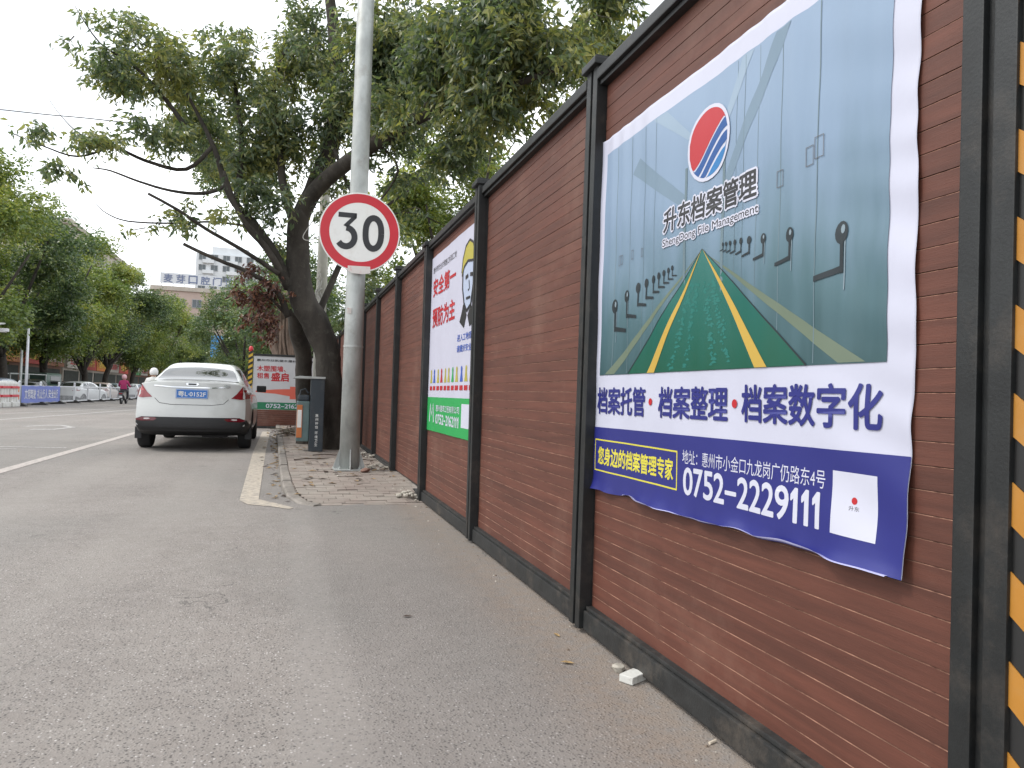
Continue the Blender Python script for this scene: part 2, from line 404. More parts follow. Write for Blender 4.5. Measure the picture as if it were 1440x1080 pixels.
# ================================================================== SETTING
def sheet(name, pts, z, m, kind='structure', div=None):
    mb = MB(); mb.add([(x, y, (z(x, y) if callable(z) else z)) for x, y in pts], [tuple(range(len(pts)))], m)
    return tag(mb.build(name, recalc=False), kind=kind)
def grid_sheet(name, xs, ys, zf, m):
    mb = MB(); nx = len(xs)
    mb.add([(x, y, zf(x, y)) for y in ys for x in xs], [(j*nx+i, j*nx+i+1, (j+1)*nx+i+1, (j+1)*nx+i) for j in range(len(ys)-1) for i in range(nx-1)], m)
    return tag(mb.build(name, recalc=False, smooth=True), kind='structure')
sheet('ground', [(-400, -60), (400, -60), (400, 560), (-400, 560)], -.36, M['dirt'])
def road_z(x, y):
    z = 0 if x > -11.6 else -.24*min(1, (-11.6-x)/2.2)
    return z
grid_sheet('road', [-21, -17, -14, -13.2, -12.4, -11.6, -8, -4, 0, 1.46], list(range(-14, 20, 3))+[20, 40, 60, 80, 110, 150, 200, 300], road_z, M['asphalt'])
sheet('building_site_ground', [(1.46, -14), (30, -14), (30, 80), (1.46, 80)], -.02, M['dirt'])
def hp(y):
    t = min(1, max(0, (y-6.95)/1.35)); return .003+.092*t*t*(3-2*t)
# painted markings, 4 mm above the asphalt
def marking(name, polys, m):
    mb = MB()
    for p in polys: mb.add([(x, y, .004) for x, y in p], [tuple(range(len(p)))], m)
    return tag(mb.build(name, recalc=False), kind='structure')
marking('lane_line', [[(-3.20, -6), (-3.05, -6), (-3.02, 70), (-3.17, 70)]], M['paint_road'])
marking('parking_bay_line', [[(-.355, 7.36), (-.27, 7.1), (-.03, 6.92), (.09, 6.78), (.13, 6.86), (.02, 7.06), (-.185, 7.42), (-.245, 13.05), (-.28, 19.5), (-.46, 19.5), (-.445, 13.05)]], M['paint_yel'])
marking('far_lane_line', [[(-7.62, 22.0), (-7.46, 22.0), (-5.1, 46), (-5.24, 46)]], M['paint_far'])
marking('lane_edge_line', [[(-8.8, 28), (-8.66, 28), (-6.3, 40), (-6.44, 40)]], M['paint_far'])
dia = [(-5.95, 20.1), (-5.62, 20.95), (-5.25, 21.05), (-4.75, 20.05), (-4.9, 18.9), (-5.38, 18.75)]
cx_, cy_ = -5.32, 19.95
marking('diamond_marking', [[dia[i], dia[(i+1) % 6], (cx_+(dia[(i+1) % 6][0]-cx_)*.72, cy_+(dia[(i+1) % 6][1]-cy_)*.72), (cx_+(dia[i][0]-cx_)*.72, cy_+(dia[i][1]-cy_)*.72)] for i in range(6) if i != 5], M['paint_far'])
marking('cross_line', [[(-8.5, 13.95), (-8.5, 14.06), (-3.35, 13.66), (-3.35, 13.55)], [(-8.5, 13.6), (-8.5, 13.68), (-3.95, 13.30), (-3.95, 13.22)]], M['paint_far'])

# pavement: bed, laid bricks, kerb stones
kpath = [(.30, 6.93), (.17, 7.12), (.07, 7.5), (.025, 8.05), (.0, 9.2), (-.02, 11), (-.07, 15), (-.12, 18), (-.16, 21.6)]
def kx(y): return float(np.interp(y, [p[1] for p in kpath], [p[0] for p in kpath]))
ys_ = [6.93+i*.2 for i in range(8)]+[8.6+i for i in range(13)]+[21.5]
mb = MB()
for a, b in zip(ys_[:-1], ys_[1:]):
    za, zb = hp(a)-.012, hp(b)-.012
    mb.add([(kx(a)+.1, a, za), (1.5, a, za), (1.5, b, zb), (kx(b)+.1, b, zb)], [(0, 1, 2, 3)], M['paveslab'])
pav = tag(mb.build('pavement', recalc=False), kind='structure')
bm_ = MB().bbox(0, .196, 0, .096, -.05, 0, .004, M['brickpave']); brick_me = bm_.mesh('brick')
rows = []
y = 6.98; r = 0
rest = MB(); cnt = 0
rr = random.Random(3)
while y < 21.0:
    x = kx(y)+.105-(.1 if r % 2 else 0)
    x0 = kx(y)+.105
    while x < 1.44:
        a = max(x, x0); b = min(x+.2, 1.46)
        if b-a > .04:
            missing = rr.random() < .02
            zz = hp(y+.05)+rr.uniform(-.004, .004)-(.012 if missing else 0)
            rx, ry = rr.uniform(-.012, .012), rr.uniform(-.012, .012)+math.atan2(hp(y+.1)-hp(y), .1)
            if cnt < 300:
                o = link('brick', brick_me, pav, (a, y, zz)); o.scale = ((b-a)/.2, 1.02, 1); o.rotation_euler = (ry, rx, rr.uniform(-.012, .012)); cnt += 1
            else:
                rest.box(a, b-.004, y, y+.096, zz-.05, zz, M['brickpave'])
        x += .2
    y += .1; r += 1
tag(rest.build('brick', parent=pav), kind='stuff')
kerb = tag(MB().box(.0, .02, 20.9, 21.5, -.05, .05, M['kerb']).build('kerb'), kind='structure')
# arc-length stones
pts = [Vector((a, b, 0)) for a, b in kpath]
fine = []
for a, b in zip(pts[:-1], pts[1:]):
    n = max(1, int((b-a).length/.06)); fine += [a.lerp(b, i/n) for i in range(n)]
fine.append(pts[-1]); i = 0
while i < len(fine)-1:
    L = 0; j = i
    ln = .30 if fine[i].y < 8.0 else .80
    while j < len(fine)-1 and L < ln: L += (fine[j+1]-fine[j]).length; j += 1
    seg = fine[i:j+1]
    vs, fs = [], []
    dz = rr.uniform(-.006, .006)
    for k, p in enumerate(seg):
        d = (seg[min(k+1, len(seg)-1)]-seg[max(k-1, 0)]).normalized(); nrm = Vector((d.y, -d.x, 0))
        q = p + d*(.005 if k == 0 else (-.005 if k == len(seg)-1 else 0)); top = hp(q.y)+.006+dz
        prof = [(0, -.1), (0, max(-.02, top-.018)), (.014, top), (.092, top), (.10, top-.01), (.10, -.1)]
        vs += [q+nrm*u+Vector((0, 0, w)) for u, w in prof]
    n = 6
    for k in range(len(seg)-1):
        for e in range(n-1): fs.append((k*n+e, k*n+e+1, (k+1)*n+e+1, (k+1)*n+e))
    fs += [tuple(range(n)), tuple(range((len(seg)-1)*n+n-1, (len(seg)-1)*n-1, -1))]
    MB().add(vs, fs, M['kerb']).build('kerb_stone', parent=kerb)
    i = j

# ================================================================== CONSTRUCTION FENCE
FX = 1.372; P0, DP = 1.095, 2.03
fence = thing('construction_fence', (0, 0, 0), 'brown plank construction fence with black posts running along the pavement', 'fence')
PH = 2.60; MOD = .0543; NPL = 43
def post_mesh():
    m = MB(); bk = M['blackmetal']
    for s in (-1, 1):          # two flanges either side of a sunk channel, plus the flanks
        m.bbox(-.062, -.004, s*.036-.024, s*.036+.024, .0, PH-.03, .003, bk)
    m.box(-.046, .01, -.013, .013, .0, PH-.03, bk)
    m.box(-.004, .05, -.062, .062, .0, PH-.03, bk)
    m.bbox(-.085, .075, -.080, .080, PH-.03, PH+.004, .006, bk)       # cap
    m.prism([(-.074, -.07), (.064, -.07), (.064, .07), (-.074, .07)], 'z', PH+.0045, PH+.014, bk)
    return m.mesh('post')
pm = post_mesh()
pl = MB()
L_ = DP-.124
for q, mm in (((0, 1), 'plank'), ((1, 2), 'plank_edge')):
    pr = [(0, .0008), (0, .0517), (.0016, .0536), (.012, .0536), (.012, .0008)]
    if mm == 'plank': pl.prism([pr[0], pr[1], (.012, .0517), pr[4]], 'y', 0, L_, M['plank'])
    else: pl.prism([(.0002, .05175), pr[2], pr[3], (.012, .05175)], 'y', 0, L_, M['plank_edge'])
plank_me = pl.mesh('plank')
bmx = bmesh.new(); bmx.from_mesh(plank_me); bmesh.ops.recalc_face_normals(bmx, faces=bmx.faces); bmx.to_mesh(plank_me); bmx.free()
backing = MB()
rest = MB()
def rail(z0, z1, name, mat_, depth):
    m = MB(); m.bbox(-depth, .03, 0, L_, z0, z1, .006, mat_)
    if name == 'bottom_rail': m.bbox(-depth+.012, .03, 0, L_, z1+.0015, z1+.018, .004, mat_)
    else: m.bbox(-depth+.018, .03, 0, L_, z0-.022, z0-.0015, .004, mat_)
    return m.mesh(name)
tr_me = rail(PH-.085, PH-.035, 'top_rail', M['blackmetal'], .055)
br_me = rail(.0, .085, 'bottom_rail', M['blackdust'], .042)
bs_me = MB().box(.0125, .022, 0, L_, .09, PH-.05, M['blackmetal']).mesh('light_stop_sheet')  # added dark sheet that stops daylight showing through the plank gaps
NB = 10
pz = random.Random(11)
for i in range(NB+1):
    y0 = P0+i*DP; zb = .03 if y0 < 6.5 else hp(y0)-.04
    o = link('post', pm, fence, (FX, y0, zb-.01))
    o.rotation_euler = (pz.uniform(-.004, .004), pz.uniform(-.005, .005), 0)
    if i == NB: continue
    ya = y0+.062
    link('top_rail', tr_me, fence, (FX, ya, pz.uniform(-.006, .006)))
    link('bottom_rail', br_me, fence, (FX, ya, zb-.012))
    link('light_stop_sheet', bs_me, fence, (FX, ya, 0))
    for k in range(NPL+1):
        z = .115+k*MOD
        if z+.054 > PH-.08: break
        if i < 6:
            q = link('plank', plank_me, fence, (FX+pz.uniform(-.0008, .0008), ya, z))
        else:
            rest.box(FX, FX+.012, ya, ya+L_, z+.001, z+.0525, M['plank'])
tag(rest.build('plank', parent=fence), kind='stuff')
# nearest bay continues towards the gate: hazard striped gate column
gate = thing('gate_column', (FX, .828, 0), 'black and amber diagonal striped gate column at the near end of the fence', 'gate column')
MB().bbox(-.05, .14, -.21, .21, .0, PH+.1, .008, M['stripe_k']).build('column', parent=gate)
for k in range(-2, 22):
    z = k*.168
    poly = [(-.208, z-.32), (.208, z), (.208, z+.082), (-.208, z-.32+.082)]
    # clip to the column height
    poly = [(u, min(max(w, .01), PH+.09)) for u, w in poly]
    if max(w for _, w in poly)-min(w for _, w in poly) < .05: continue
    MB().prism(poly, 'x', -.0535, -.051, M['stripe_y']).build('stripe', parent=gate)
MB().bbox(-.065, .155, -.205, .205, PH+.1005, PH+.13, .008, M['blackmetal']).build('cap', parent=gate)

# ================================================================== BIG BANNER (archive company)
def inkmat(name, c, rough=.42, **k):
    return mat('print_'+name, c, rough, var=.03, scale=2.5, **k)
BY0, BZ0, BZ1 = 3.095, .655, 2.236     # left edge; bottom; top
def wrinkle(s, z):
    d = .0022*math.sin(s*9+z*1.3)+.0014*math.sin(s*23+z*4)+.0012*math.sin(z*17+s*6)
    # puckers near the right edge and the lower right corner
    e = max(0, (s-1.38)/.4); d += .0026*e*math.sin(z*46+s*14+1.2*math.sin(z*11))*(.4+.6*math.sin(z*5.3)**2)
    c = max(0, 1-math.hypot((s-1.78)/.34, (z-BZ0)/.34)); d += .024*c*c+.007*c*math.sin((s-1.5)*20+(z-.7)*17)
    b = max(0, 1-(z-BZ0)/.06); d += .012*b*b*(.6+.5*math.sin(s*12+.6)+.35*math.sin(s*41))
    v = .0028*(.55+.45*math.sin(s*3.7+z))*math.sin(s*57+.7*math.sin(z*3))*max(0, min(1, (z-1.1)/.5))
    return d+v+.006
def edge_bottom(s): return .004*math.sin(s*5+.5)+.0025*math.sin(s*19)+(.010*max(0, math.sin(s*8.2-1.5))**8)+.018*s/1.78-.006
def bplace(s, z, layer):
    if layer == 0: layer = -1
    zz = z
    if z < .70: zz = z+edge_bottom(s)*(0.70-z)/.05*1.0
    ss = s
    if s > 1.70: ss = s+(s-1.70)/.09*(.0025*math.sin(z*17)+.0012*math.sin(z*41)+.003*math.sin(z*6.2))
    if s < .04: ss = s+(.04-s)/.04*(.004*math.sin(z*13)+.003*math.sin(z*37))
    return (FX-.003-wrinkle(s, z)-layer*.0006-(.0016 if layer > 0 else .0006), BY0-ss, zz)
ban = thing('archive_banner', (FX, BY0-.89, BZ0), 'large archive company banner with green floored vault picture on the nearest fence bay', 'banner')
def world_to(o, ob):
    ob.matrix_parent_inverse = Matrix.Translation(-Vector(o.location)); return ob
us = np.append(np.arange(0, 1.776, .0125), 1.785); zs = np.concatenate([[BZ0], np.arange(.6625, BZ1, .0125), [BZ1]])
mb = MB(); nx = len(us)
mb.add([bplace(u, z, 0) for z in zs for u in us], [(j*nx+i, j*nx+i+1, (j+1)*nx+i+1, (j+1)*nx+i) for j in range(len(zs)-1) for i in range(nx-1)], None)
vinyl = mat('banner_vinyl', (.53, .54, .65), .38, var=.03, scale=2, bump=.12, bscale=9)
sh = mb.mesh('vinyl_sheet', vinyl, True)
sh_o = world_to(ban, link('vinyl_sheet', sh, ban))
sol = sh_o.modifiers.new('s', 'SOLIDIFY'); sol.thickness = .0008; sol.offset = -1
def each(P, lst, m, layer, parent, name):
    for q in lst: P.poly(q, m, layer, parent, name)
class BP(Print):
    def _emit(s, *a, **k): return world_to(s.root, Print._emit(s, *a, **k))
B = BP(bplace, .025); B.root = ban
def grad_mat(name, stops, axis='Z', lo=0, hi=1, streak=0, rough=.4):
    m = bpy.data.materials.new(name); m.use_nodes = True; n, l = m.node_tree.nodes, m.node_tree.links
    b = n['Principled BSDF']; b.inputs['Roughness'].default_value = rough
    t = n.new('ShaderNodeTexCoord'); x = n.new('ShaderNodeSeparateXYZ'); l.new(t.outputs['Object'], x.inputs[0])
    mr = n.new('ShaderNodeMapRange'); mr.inputs['From Min'].default_value = lo; mr.inputs['From Max'].default_value = hi
    l.new(x.outputs[axis], mr.inputs['Value'])
    z = n.new('ShaderNodeTexNoise'); z.inputs['Scale'].default_value = 3; z.inputs['Detail'].default_value = 5
    mpp = n.new('ShaderNodeMapping'); mpp.inputs['Scale'].default_value = (1, 3.4, .55); l.new(t.outputs['Object'], mpp.inputs['Vector']); l.new(mpp.outputs['Vector'], z.inputs['Vector'])
    a = n.new('ShaderNodeMath'); a.operation = 'MULTIPLY_ADD'; a.inputs[1].default_value = streak
    l.new(z.outputs['Fac'], a.inputs[0]); l.new(mr.outputs['Result'], a.inputs[2])
    s = n.new('ShaderNodeMath'); s.operation = 'SUBTRACT'; s.inputs[1].default_value = streak/2; l.new(a.outputs[0], s.inputs[0])
    r = n.new('ShaderNodeValToRGB'); r.color_ramp.elements[0].position = stops[0][0]; r.color_ramp.elements[0].color = _c(stops[0][1])
    r.color_ramp.elements[1].position = stops[-1][0]; r.color_ramp.elements[1].color = _c(stops[-1][1])
    for p, c in stops[1:-1]: e = r.color_ramp.elements.new(p); e.color = _c(c)
    l.new(s.outputs[0], r.inputs['Fac']); l.new(r.outputs['Color'], b.inputs['Base Color']); return m
K = {}
K['cab'] = grad_mat('print_cabinets', [(0, (.035, .085, .095)), (.22, (.07, .14, .165)), (.42, (.14, .22, .29)), (.65, (.20, .285, .40)), (1, (.24, .33, .46))], 'Z', 1.165, 2.17, .42)
K['floor'] = grad_mat('print_floor', [(0, (.003, .085, .05)), (.5, (.004, .11, .085)), (1, (.03, .16, .14))], 'Z', 1.165, 1.6, .5)
K['yellow'] = inkmat('yellow_line', (.50, .33, .06)); K['tan'] = inkmat('reflected_line', (.13, .17, .12))
K['dark'] = inkmat('dark_line', (.012, .02, .025)); K['mid'] = inkmat('panel_joint', (.13, .19, .22)); K['lite'] = inkmat('light_beam', (.27, .36, .46)); K['litedim'] = inkmat('dim_beam', (.16, .235, .31))
K['glint'] = inkmat('floor_glint', (.012, .15, .125)); K['navy'] = inkmat('navy', (.018, .022, .175)); K['white'] = inkmat('white', (.56, .57, .67)); K['red'] = inkmat('red', (.44, .015, .022))
K['blue1'] = inkmat('logo_blue', (.010, .075, .27)); K['blue2'] = inkmat('logo_sky', (.02, .17, .42)); K['yel2'] = inkmat('caption_yellow', (.62, .56, .06)); K['black'] = inkmat('black', (.02, .02, .022)); K['grey'] = inkmat('grey', (.12, .12, .13))
B.poly(rect(.072, 1.706, 1.165, 2.166), K['cab'], 1, ban, 'picture')
ap = (.893, 1.585)
each(B, [[(.78, 2.0), (.82, 2.0), (.62, 2.162), (.52, 2.162)], [(1.02, 1.97), (.99, 1.97), (1.10, 2.162), (1.16, 2.162)]], K['lite'], 2, ban, 'roof_beam')
each(B, [[(.34, 2.0), (.40, 2.05), (.77, 1.80), (.77, 1.75)], [(1.27, 2.162), (1.34, 2.162), (1.03, 1.76), (1.01, 1.80)]], K['litedim'], 2, ban, 'roof_beam')
# panel joints
J = []
for s in (1.459, 1.300, 1.19, 1.12, 1.075, .19, .33, .455, .545): 
    k = abs(s-ap[0]); z0 = ap[1]-(k*.79)*.98; J.append(rect(s-.0022*k-.0006, s+.0022*k+.0006, max(1.17, z0), 2.16))
for j_ in J: B.poly(j_, K['mid'], 2, ban, 'panel_joint')
each(B, [rect(.764, .780, 1.40, 1.90), rect(.998, 1.014, 1.42, 1.92)], K['mid'], 3, ban, 'column_print')
each(B, [[ap, (.13, 1.168), (.215, 1.168)], [(ap[0]+.02, ap[1]-.02), (1.64, 1.168), (1.55, 1.168)]], K['tan'], 2, ban, 'reflected_line')
B.poly([ap, (.350, 1.166), (1.430, 1.166)], K['floor'], 3, ban, 'floor_print')
each(B, strip([ap, (.345, 1.166)], [.002, .006])+strip([ap, (1.433, 1.166)], [.002, .006]), K['dark'], 4, ban, 'floor_edge')
g = []
gr = random.Random(5)
for c in (.70, .80, .98, 1.07):
    for k in range(60):
        t = gr.random()**.8; z = 1.17+t*.30; s = c+(ap[0]-c)*(z-1.166)/(ap[1]-1.166)*.95+gr.gauss(0, .010); w = gr.uniform(.004, .016)
        g.append([(s-w, z), (s, z-.002), (s+w, z), (s, z+.008)])
tag(B.polys(g, K['glint'], 4, ban, 'floor_glint'), kind='stuff')
each(B, [[ap, (.512, 1.166), (.572, 1.166)], [(ap[0]+.003, ap[1]), (1.205, 1.166), (1.265, 1.166)]], K['yellow'], 5, ban, 'yellow_line')
H = []
for s, z in ((1.553, 1.505), (1.354, 1.54), (1.233, 1.553), (1.163, 1.562), (1.118, 1.568), (1.082, 1.571), (1.055, 1.574), (1.033, 1.576), (1.014, 1.578), (.203, 1.462), (.318, 1.492), (.418, 1.514), (.49, 1.523), (.548, 1.53), (.595, 1.536), (.633, 1.541), (.666, 1.546), (.694, 1.551)):
    k = abs(s-ap[0])/.66
    H.append(circ(s, z, .023*k+.001, 14, .029*k+.001)); H.append(rect(s-.004*k, s+.009*k, z-.105*k, z)); d = -1 if s > ap[0] else 1
    a = s+.005*k; H.append([(a, z-.085*k), (a+d*.10*k, z-.10*k), (a+d*.10*k, z-.115*k), (a, z-.103*k)])
for k in range(0, len(H), 3): tag(B.polys(H[k:k+3], K['dark'], 5, ban, 'handle_print'), kind='stuff')
fr = []
for s, z, w, h in ((1.428, 1.742, .016, .05), (1.466, 1.756, .018, .056), (1.30, 1.715, .014, .045), (.235, 1.655, .012, .04), (.26, 1.655, .010, .036), (.36, 1.66, .010, .034), (.44, 1.655, .008, .03)):
    fr += [rect(s-w, s-w+.002, z-h/2, z+h/2), rect(s+w-.002, s+w, z-h/2, z+h/2), rect(s-w, s+w, z+h/2, z+h/2+.002), rect(s-w, s+w, z-h/2-.002, z-h/2)]
tag(B.polys(fr, K['grey'], 5, ban, 'label_frame'), kind='stuff')
KB = inkmat('knob_shine', (.20, .26, .30))
for s, z in ((1.553, 1.505), (1.354, 1.54), (1.233, 1.553), (.203, 1.462), (.318, 1.492)):
    k = abs(s-ap[0])/.66; B.poly(circ(s+.006*k, z+.008*k, .008*k, 10, .012*k), KB, 6, ban, 'knob_shine')
    B.poly([(s+.012*k, z-.01*k), (s+.017*k, z-.01*k), (s+.015*k, z-.15*k), (s+.011*k, z-.15*k)], KB, 4, ban, 'knob_reflection')
# logo: a disc, red above, two blue swooshes below
lc, lz, lr = .913, 1.946, .117
B.poly(circ(lc, lz, lr+.013), K['white'], 6, ban, 'logo_rim')
def swoosh(f0, f1, n=20):
    """band between two S-curves, clipped to the disc"""
    def S(t, f): # t -1..1 across, f shift
        ang = t*math.pi/2
        return (lc+lr*t*.98, lz+lr*(f+.62*math.sin(ang*.98)))
    P, Q = [], []
    for i in range(n+1):
        t = -1+2*i/n
        a, b = S(t, f0), S(t, f1)
        lim = math.sqrt(max(0, 1-(t*.98)**2))*lr
        P.append((a[0], min(max(a[1], lz-lim), lz+lim))); Q.append((b[0], min(max(b[1], lz-lim), lz+lim)))
    return [[P[i], P[i+1], Q[i+1], Q[i]] for i in range(n) if abs(P[i][1]-Q[i][1])+abs(P[i+1][1]-Q[i+1][1]) > 1e-5]
B.polys(swoosh(-.06, 1.6), K['red'], 7, ban, 'logo_red')
B.polys(swoosh(-.44, -.13), K['blue1'], 7, ban, 'logo_blue_band')
B.polys(swoosh(-.86, -.55), K['blue1'], 7, ban, 'logo_blue_band')
B.polys(swoosh(-1.7, -.97), K['blue2'], 7, ban, 'logo_blue_base')
bx = (.618, 1.200, 1.684, 1.790)
B.text('升东档案管理', bx, K['white'], 6, ban, .075, 'lettering_outline')
B.text('升东档案管理', (.626, 1.192, 1.691, 1.783), K['black'], 7, ban, .022)
B.text('ShengDong File Management', (.617, 1.207, 1.627, 1.673), K['white'], 6, ban, .12, 'lettering_outline')
B.text('ShengDong File Management', (.622, 1.202, 1.632, 1.668), K['black'], 7, ban, .0)
B.text('档案托管', (.050, .506, .992, 1.112), K['navy'], 2, ban, .022)
B.text('档案整理', (.614, 1.062, .994, 1.112), K['navy'], 2, ban, .022)
B.text('档案数字化', (1.134, 1.700, .998, 1.116), K['navy'], 2, ban, .022)
B.poly(circ(.548, 1.053, .014), K['red'], 2, ban, 'red_dot'); B.poly(circ(1.097, 1.055, .014), K['red'], 2, ban, 'red_dot')
B.poly([(0, BZ0), (1.785, BZ0), (1.785, .946), (0, .932)], K['navy'], 1, ban, 'blue_band')
fw = .006
B.polys([rect(.045, .77, .874, .874+fw), rect(.045, .77, .738, .738+fw), rect(.045, .045+fw, .738+fw, .874), rect(.77-fw, .77, .738+fw, .874)], K['yel2'], 2, ban, 'caption_frame')
B.text('您身边的档案管理专家', (.080, .742, .768, .848), K['yel2'], 2, ban, .022)
B.text('地址：惠州市小金口九龙岗广仍路东4号', (.803, 1.516, .838, .888), K['white'], 2, ban, .0)
B.text('0752–2229111', (.810, 1.507, .730, .828), K['white'], 2, ban, .022)
B.poly(rect(1.543, 1.692, .731, .891), K['white'], 2, ban, 'blank_panel')
B.poly(circ(1.6175, .822, .009), K['red'], 3, ban, 'panel_emblem')
B.text('升东', (1.601, 1.634, .797, .809), K['grey'], 3, ban)
# pale back of the vinyl curling out along the lower edge
mb = MB(); n = 90; vs = []
for i in range(n+1):
    s = .35+i/n*1.40; p = bplace(s, BZ0, 0); w = .005+.004*math.sin(i*.21)+.005*max(0, math.sin(i*.11+1))
    w *= min(1, i/6, (n-i)/10)
    vs += [(p[0]-.001, p[1], p[2]+.002), (p[0]-.010-w*.5, p[1], p[2]+.002+w*.35), (p[0]-.012-w*.4, p[1], p[2]+w*.95)]
mb.add(vs, [f for i in range(n) for f in ((i*3, i*3+3, i*3+4, i*3+1), (i*3+1, i*3+4, i*3+5, i*3+2))], None)
world_to(ban, mb.build('curled_hem', mat('vinyl_back', (.42, .42, .66), .5, var=.05), ban, smooth=True, recalc=False))

# ================================================================== SAFETY POSTER on the third bay
PY = 7.13
sp = thing('safety_poster', (FX, PY-.87, .7), 'white safety poster with red slogan, helmeted head and green foot, on the third fence bay', 'poster')
def splace(s, z, layer):
    return (FX-.006-.002*math.sin(s*7)-.0012*math.sin(s*21+z)-layer*.0012, PY-s, z)
us = np.linspace(0, 1.80, 60); zs = np.linspace(.715, 2.40, 20); nx = len(us)
mb = MB(); mb.add([splace(u, z, 0) for z in zs for u in us], [(j*nx+i, j*nx+i+1, (j+1)*nx+i+1, (j+1)*nx+i) for j in range(len(zs)-1) for i in range(nx-1)], None)
o = world_to(sp, link('paper_sheet', mb.mesh('paper_sheet', mat('poster_paper', (.50, .50, .60), .5, var=.03, scale=2), True), sp))
S_ = BP(splace, .1); S_.root = sp
K['green'] = inkmat('green', (.02, .33, .08)); K['hat'] = inkmat('helmet_yellow', (.42, .37, .06)); K['face'] = inkmat('face_tone', (.42, .48, .62)); K['bluetxt'] = inkmat('slogan_blue', (.04, .10, .45))
S_.text('惠州市安全文明施工标准工地', (.08, 1.08, 2.235, 2.295), K['black'], 2, sp)
S_.text('安全第一', (.10, 1.08, 2.00, 2.18), K['red'], 2, sp, .03)
S_.text('预防为主', (.11, 1.08, 1.70, 1.89), K['red'], 2, sp, .03)
S_.text('进入工地现场', (1.21, 1.77, 1.50, 1.56), K['bluetxt'], 2, sp, .01)
S_.text('请戴好安全帽', (1.21, 1.77, 1.41, 1.47), K['bluetxt'], 2, sp, .01)
S_.poly([(1.33, 1.99), (1.36, 1.88), (1.43, 1.79), (1.52, 1.74), (1.62, 1.78), (1.68, 1.9), (1.70, 2.12), (1.36, 2.12)], K['face'], 2, sp, 'face_print')
S_.poly([(1.30, 2.06), (1.33, 2.17), (1.42, 2.26), (1.54, 2.29), (1.65, 2.25), (1.72, 2.16), (1.73, 2.10), (1.5, 2.13), (1.38, 2.10), (1.31, 2.03)], K['hat'], 4, sp, 'helmet_print')
S_.polys(strip([(1.30, 2.06), (1.33, 2.17), (1.42, 2.26), (1.54, 2.29), (1.65, 2.25), (1.72, 2.16), (1.73, 2.10), (1.5, 2.13), (1.38, 2.10), (1.31, 2.03)], .02)
         + strip([(1.34, 2.06), (1.34, 1.93), (1.41, 1.80), (1.50, 1.73), (1.62, 1.77), (1.69, 1.93)], .025)
         + strip([(1.44, 2.0), (1.52, 2.01)], .03)+strip([(1.58, 2.01), (1.66, 2.0)], .03)+strip([(1.55, 1.97), (1.57, 1.90), (1.53, 1.89)], .015)+strip([(1.48, 1.83), (1.60, 1.83)], .02), K['black'], 5, sp, 'portrait_line')
S_.polys([[(1.38, 1.80), (1.50, 1.70), (1.42, 1.60), (1.27, 1.66), (1.33, 1.73)], [(1.62, 1.77), (1.53, 1.69), (1.60, 1.60), (1.76, 1.63), (1.72, 1.72)]], K['black'], 3, sp, 'collar_print')
ic = ['hat', 'bluetxt', 'hat', 'red', 'hat', 'hat', 'green', 'hat', 'bluetxt', 'hat', 'hat']
for k in range(11):
    c = .15+k*.155
    S_.polys([circ(c, 1.27, .028, 10), [(c-.05, 1.17), (c+.05, 1.17), (c+.02, 1.25), (c-.02, 1.25)]], K[ic[k]], 2, sp, 'icon_print')
    S_.poly(rect(c-.055, c+.055, 1.10, 1.14), K['red'], 2, sp, 'icon_caption')
S_.poly(rect(0, 1.80, .715, 1.035), K['green'], 2, sp, 'green_band')
S_.polys(strip([(.13, .80), (.17, .97), (.235, .87), (.30, .97), (.34, .80)], .03), K['white'], 3, sp, 'emblem_print')
S_.text('惠州建筑工程有限公司', (.42, 1.36, .905, .965), K['white'], 3, sp, .01)
S_.text('0752-2162111', (.42, 1.36, .79, .88), K['white'], 3, sp, .03)
S_.poly(rect(1.43, 1.74, .80, .99), K['white'], 3, sp, 'blank_panel')

# ================================================================== CROSSING HOARDING with advert
HY = 21.3
hb = thing('advert_hoarding', (.25, HY, 0), 'white and green advertising hoarding closing off the far end of the pavement', 'hoarding')
def hplace(x, z, layer): return (x, HY-.03-layer*.003, z)
Hh = BP(hplace); Hh.root = hb
def W(o): return world_to(hb, o)
hx0, hx1 = -.80, 1.36
W(MB().bbox(hx0, hx1, HY-.03, HY+.03, .52, 1.99, .006, flat('board_white', (.50, .51, .53))).build('board', parent=hb))
W(MB().bbox(hx0-.03, hx1, HY-.05, HY+.05, 1.992, 2.05, .006, M['blackmetal']).build('top_rail', parent=hb))
for k in range(8):
    z = .06+k*.0565
    W(MB().bbox(hx0, hx1, HY-.028, HY+.02, z, z+.0535, .003, M['plank']).build('plank', parent=hb))
W(MB().bbox(hx0-.02, hx1, HY-.045, HY+.04, -.01, .058, .005, M['blackdust']).build('bottom_rail', parent=hb))
K['ared'] = inkmat('arrow_red', (.60, .12, .08)); K['dgreen'] = inkmat('dark_green', (.015, .17, .08))
Hh.text('惠州市欣凯塑木建材有限公司', (-.72, .80, 1.84, 1.91), K['black'], 1, hb, .02)
Hh.text('木塑围墙、', (-.71, .05, 1.57, 1.73), K['red'], 1, hb, .02)
Hh.text('租售', (-.70, -.38, 1.37, 1.53), K['red'], 1, hb, .02)
Hh.text('盛启', (-.33, .14, 1.30, 1.55), K['red'], 1, hb, .03)
Hh.poly([(-.72, 1.03), (-.2, 1.08), (.18, 1.10), (.18, 1.17), (.62, 1.17), (.62, .82), (.18, .82), (.18, .90), (-.2, .96), (-.72, .99)], K['ared'], 1, hb, 'arrow_print')
Hh.poly(rect(hx0, hx1, .522, .72), K['dgreen'], 1, hb, 'green_band')
Hh.text('0752-2162111', (-.44, .62, .56, .68), K['white'], 2, hb, .03)
hc = thing('striped_post', (-.88, HY, 0), 'slim yellow and black striped post with a red lamp on top, beside the advertising hoarding', 'post')
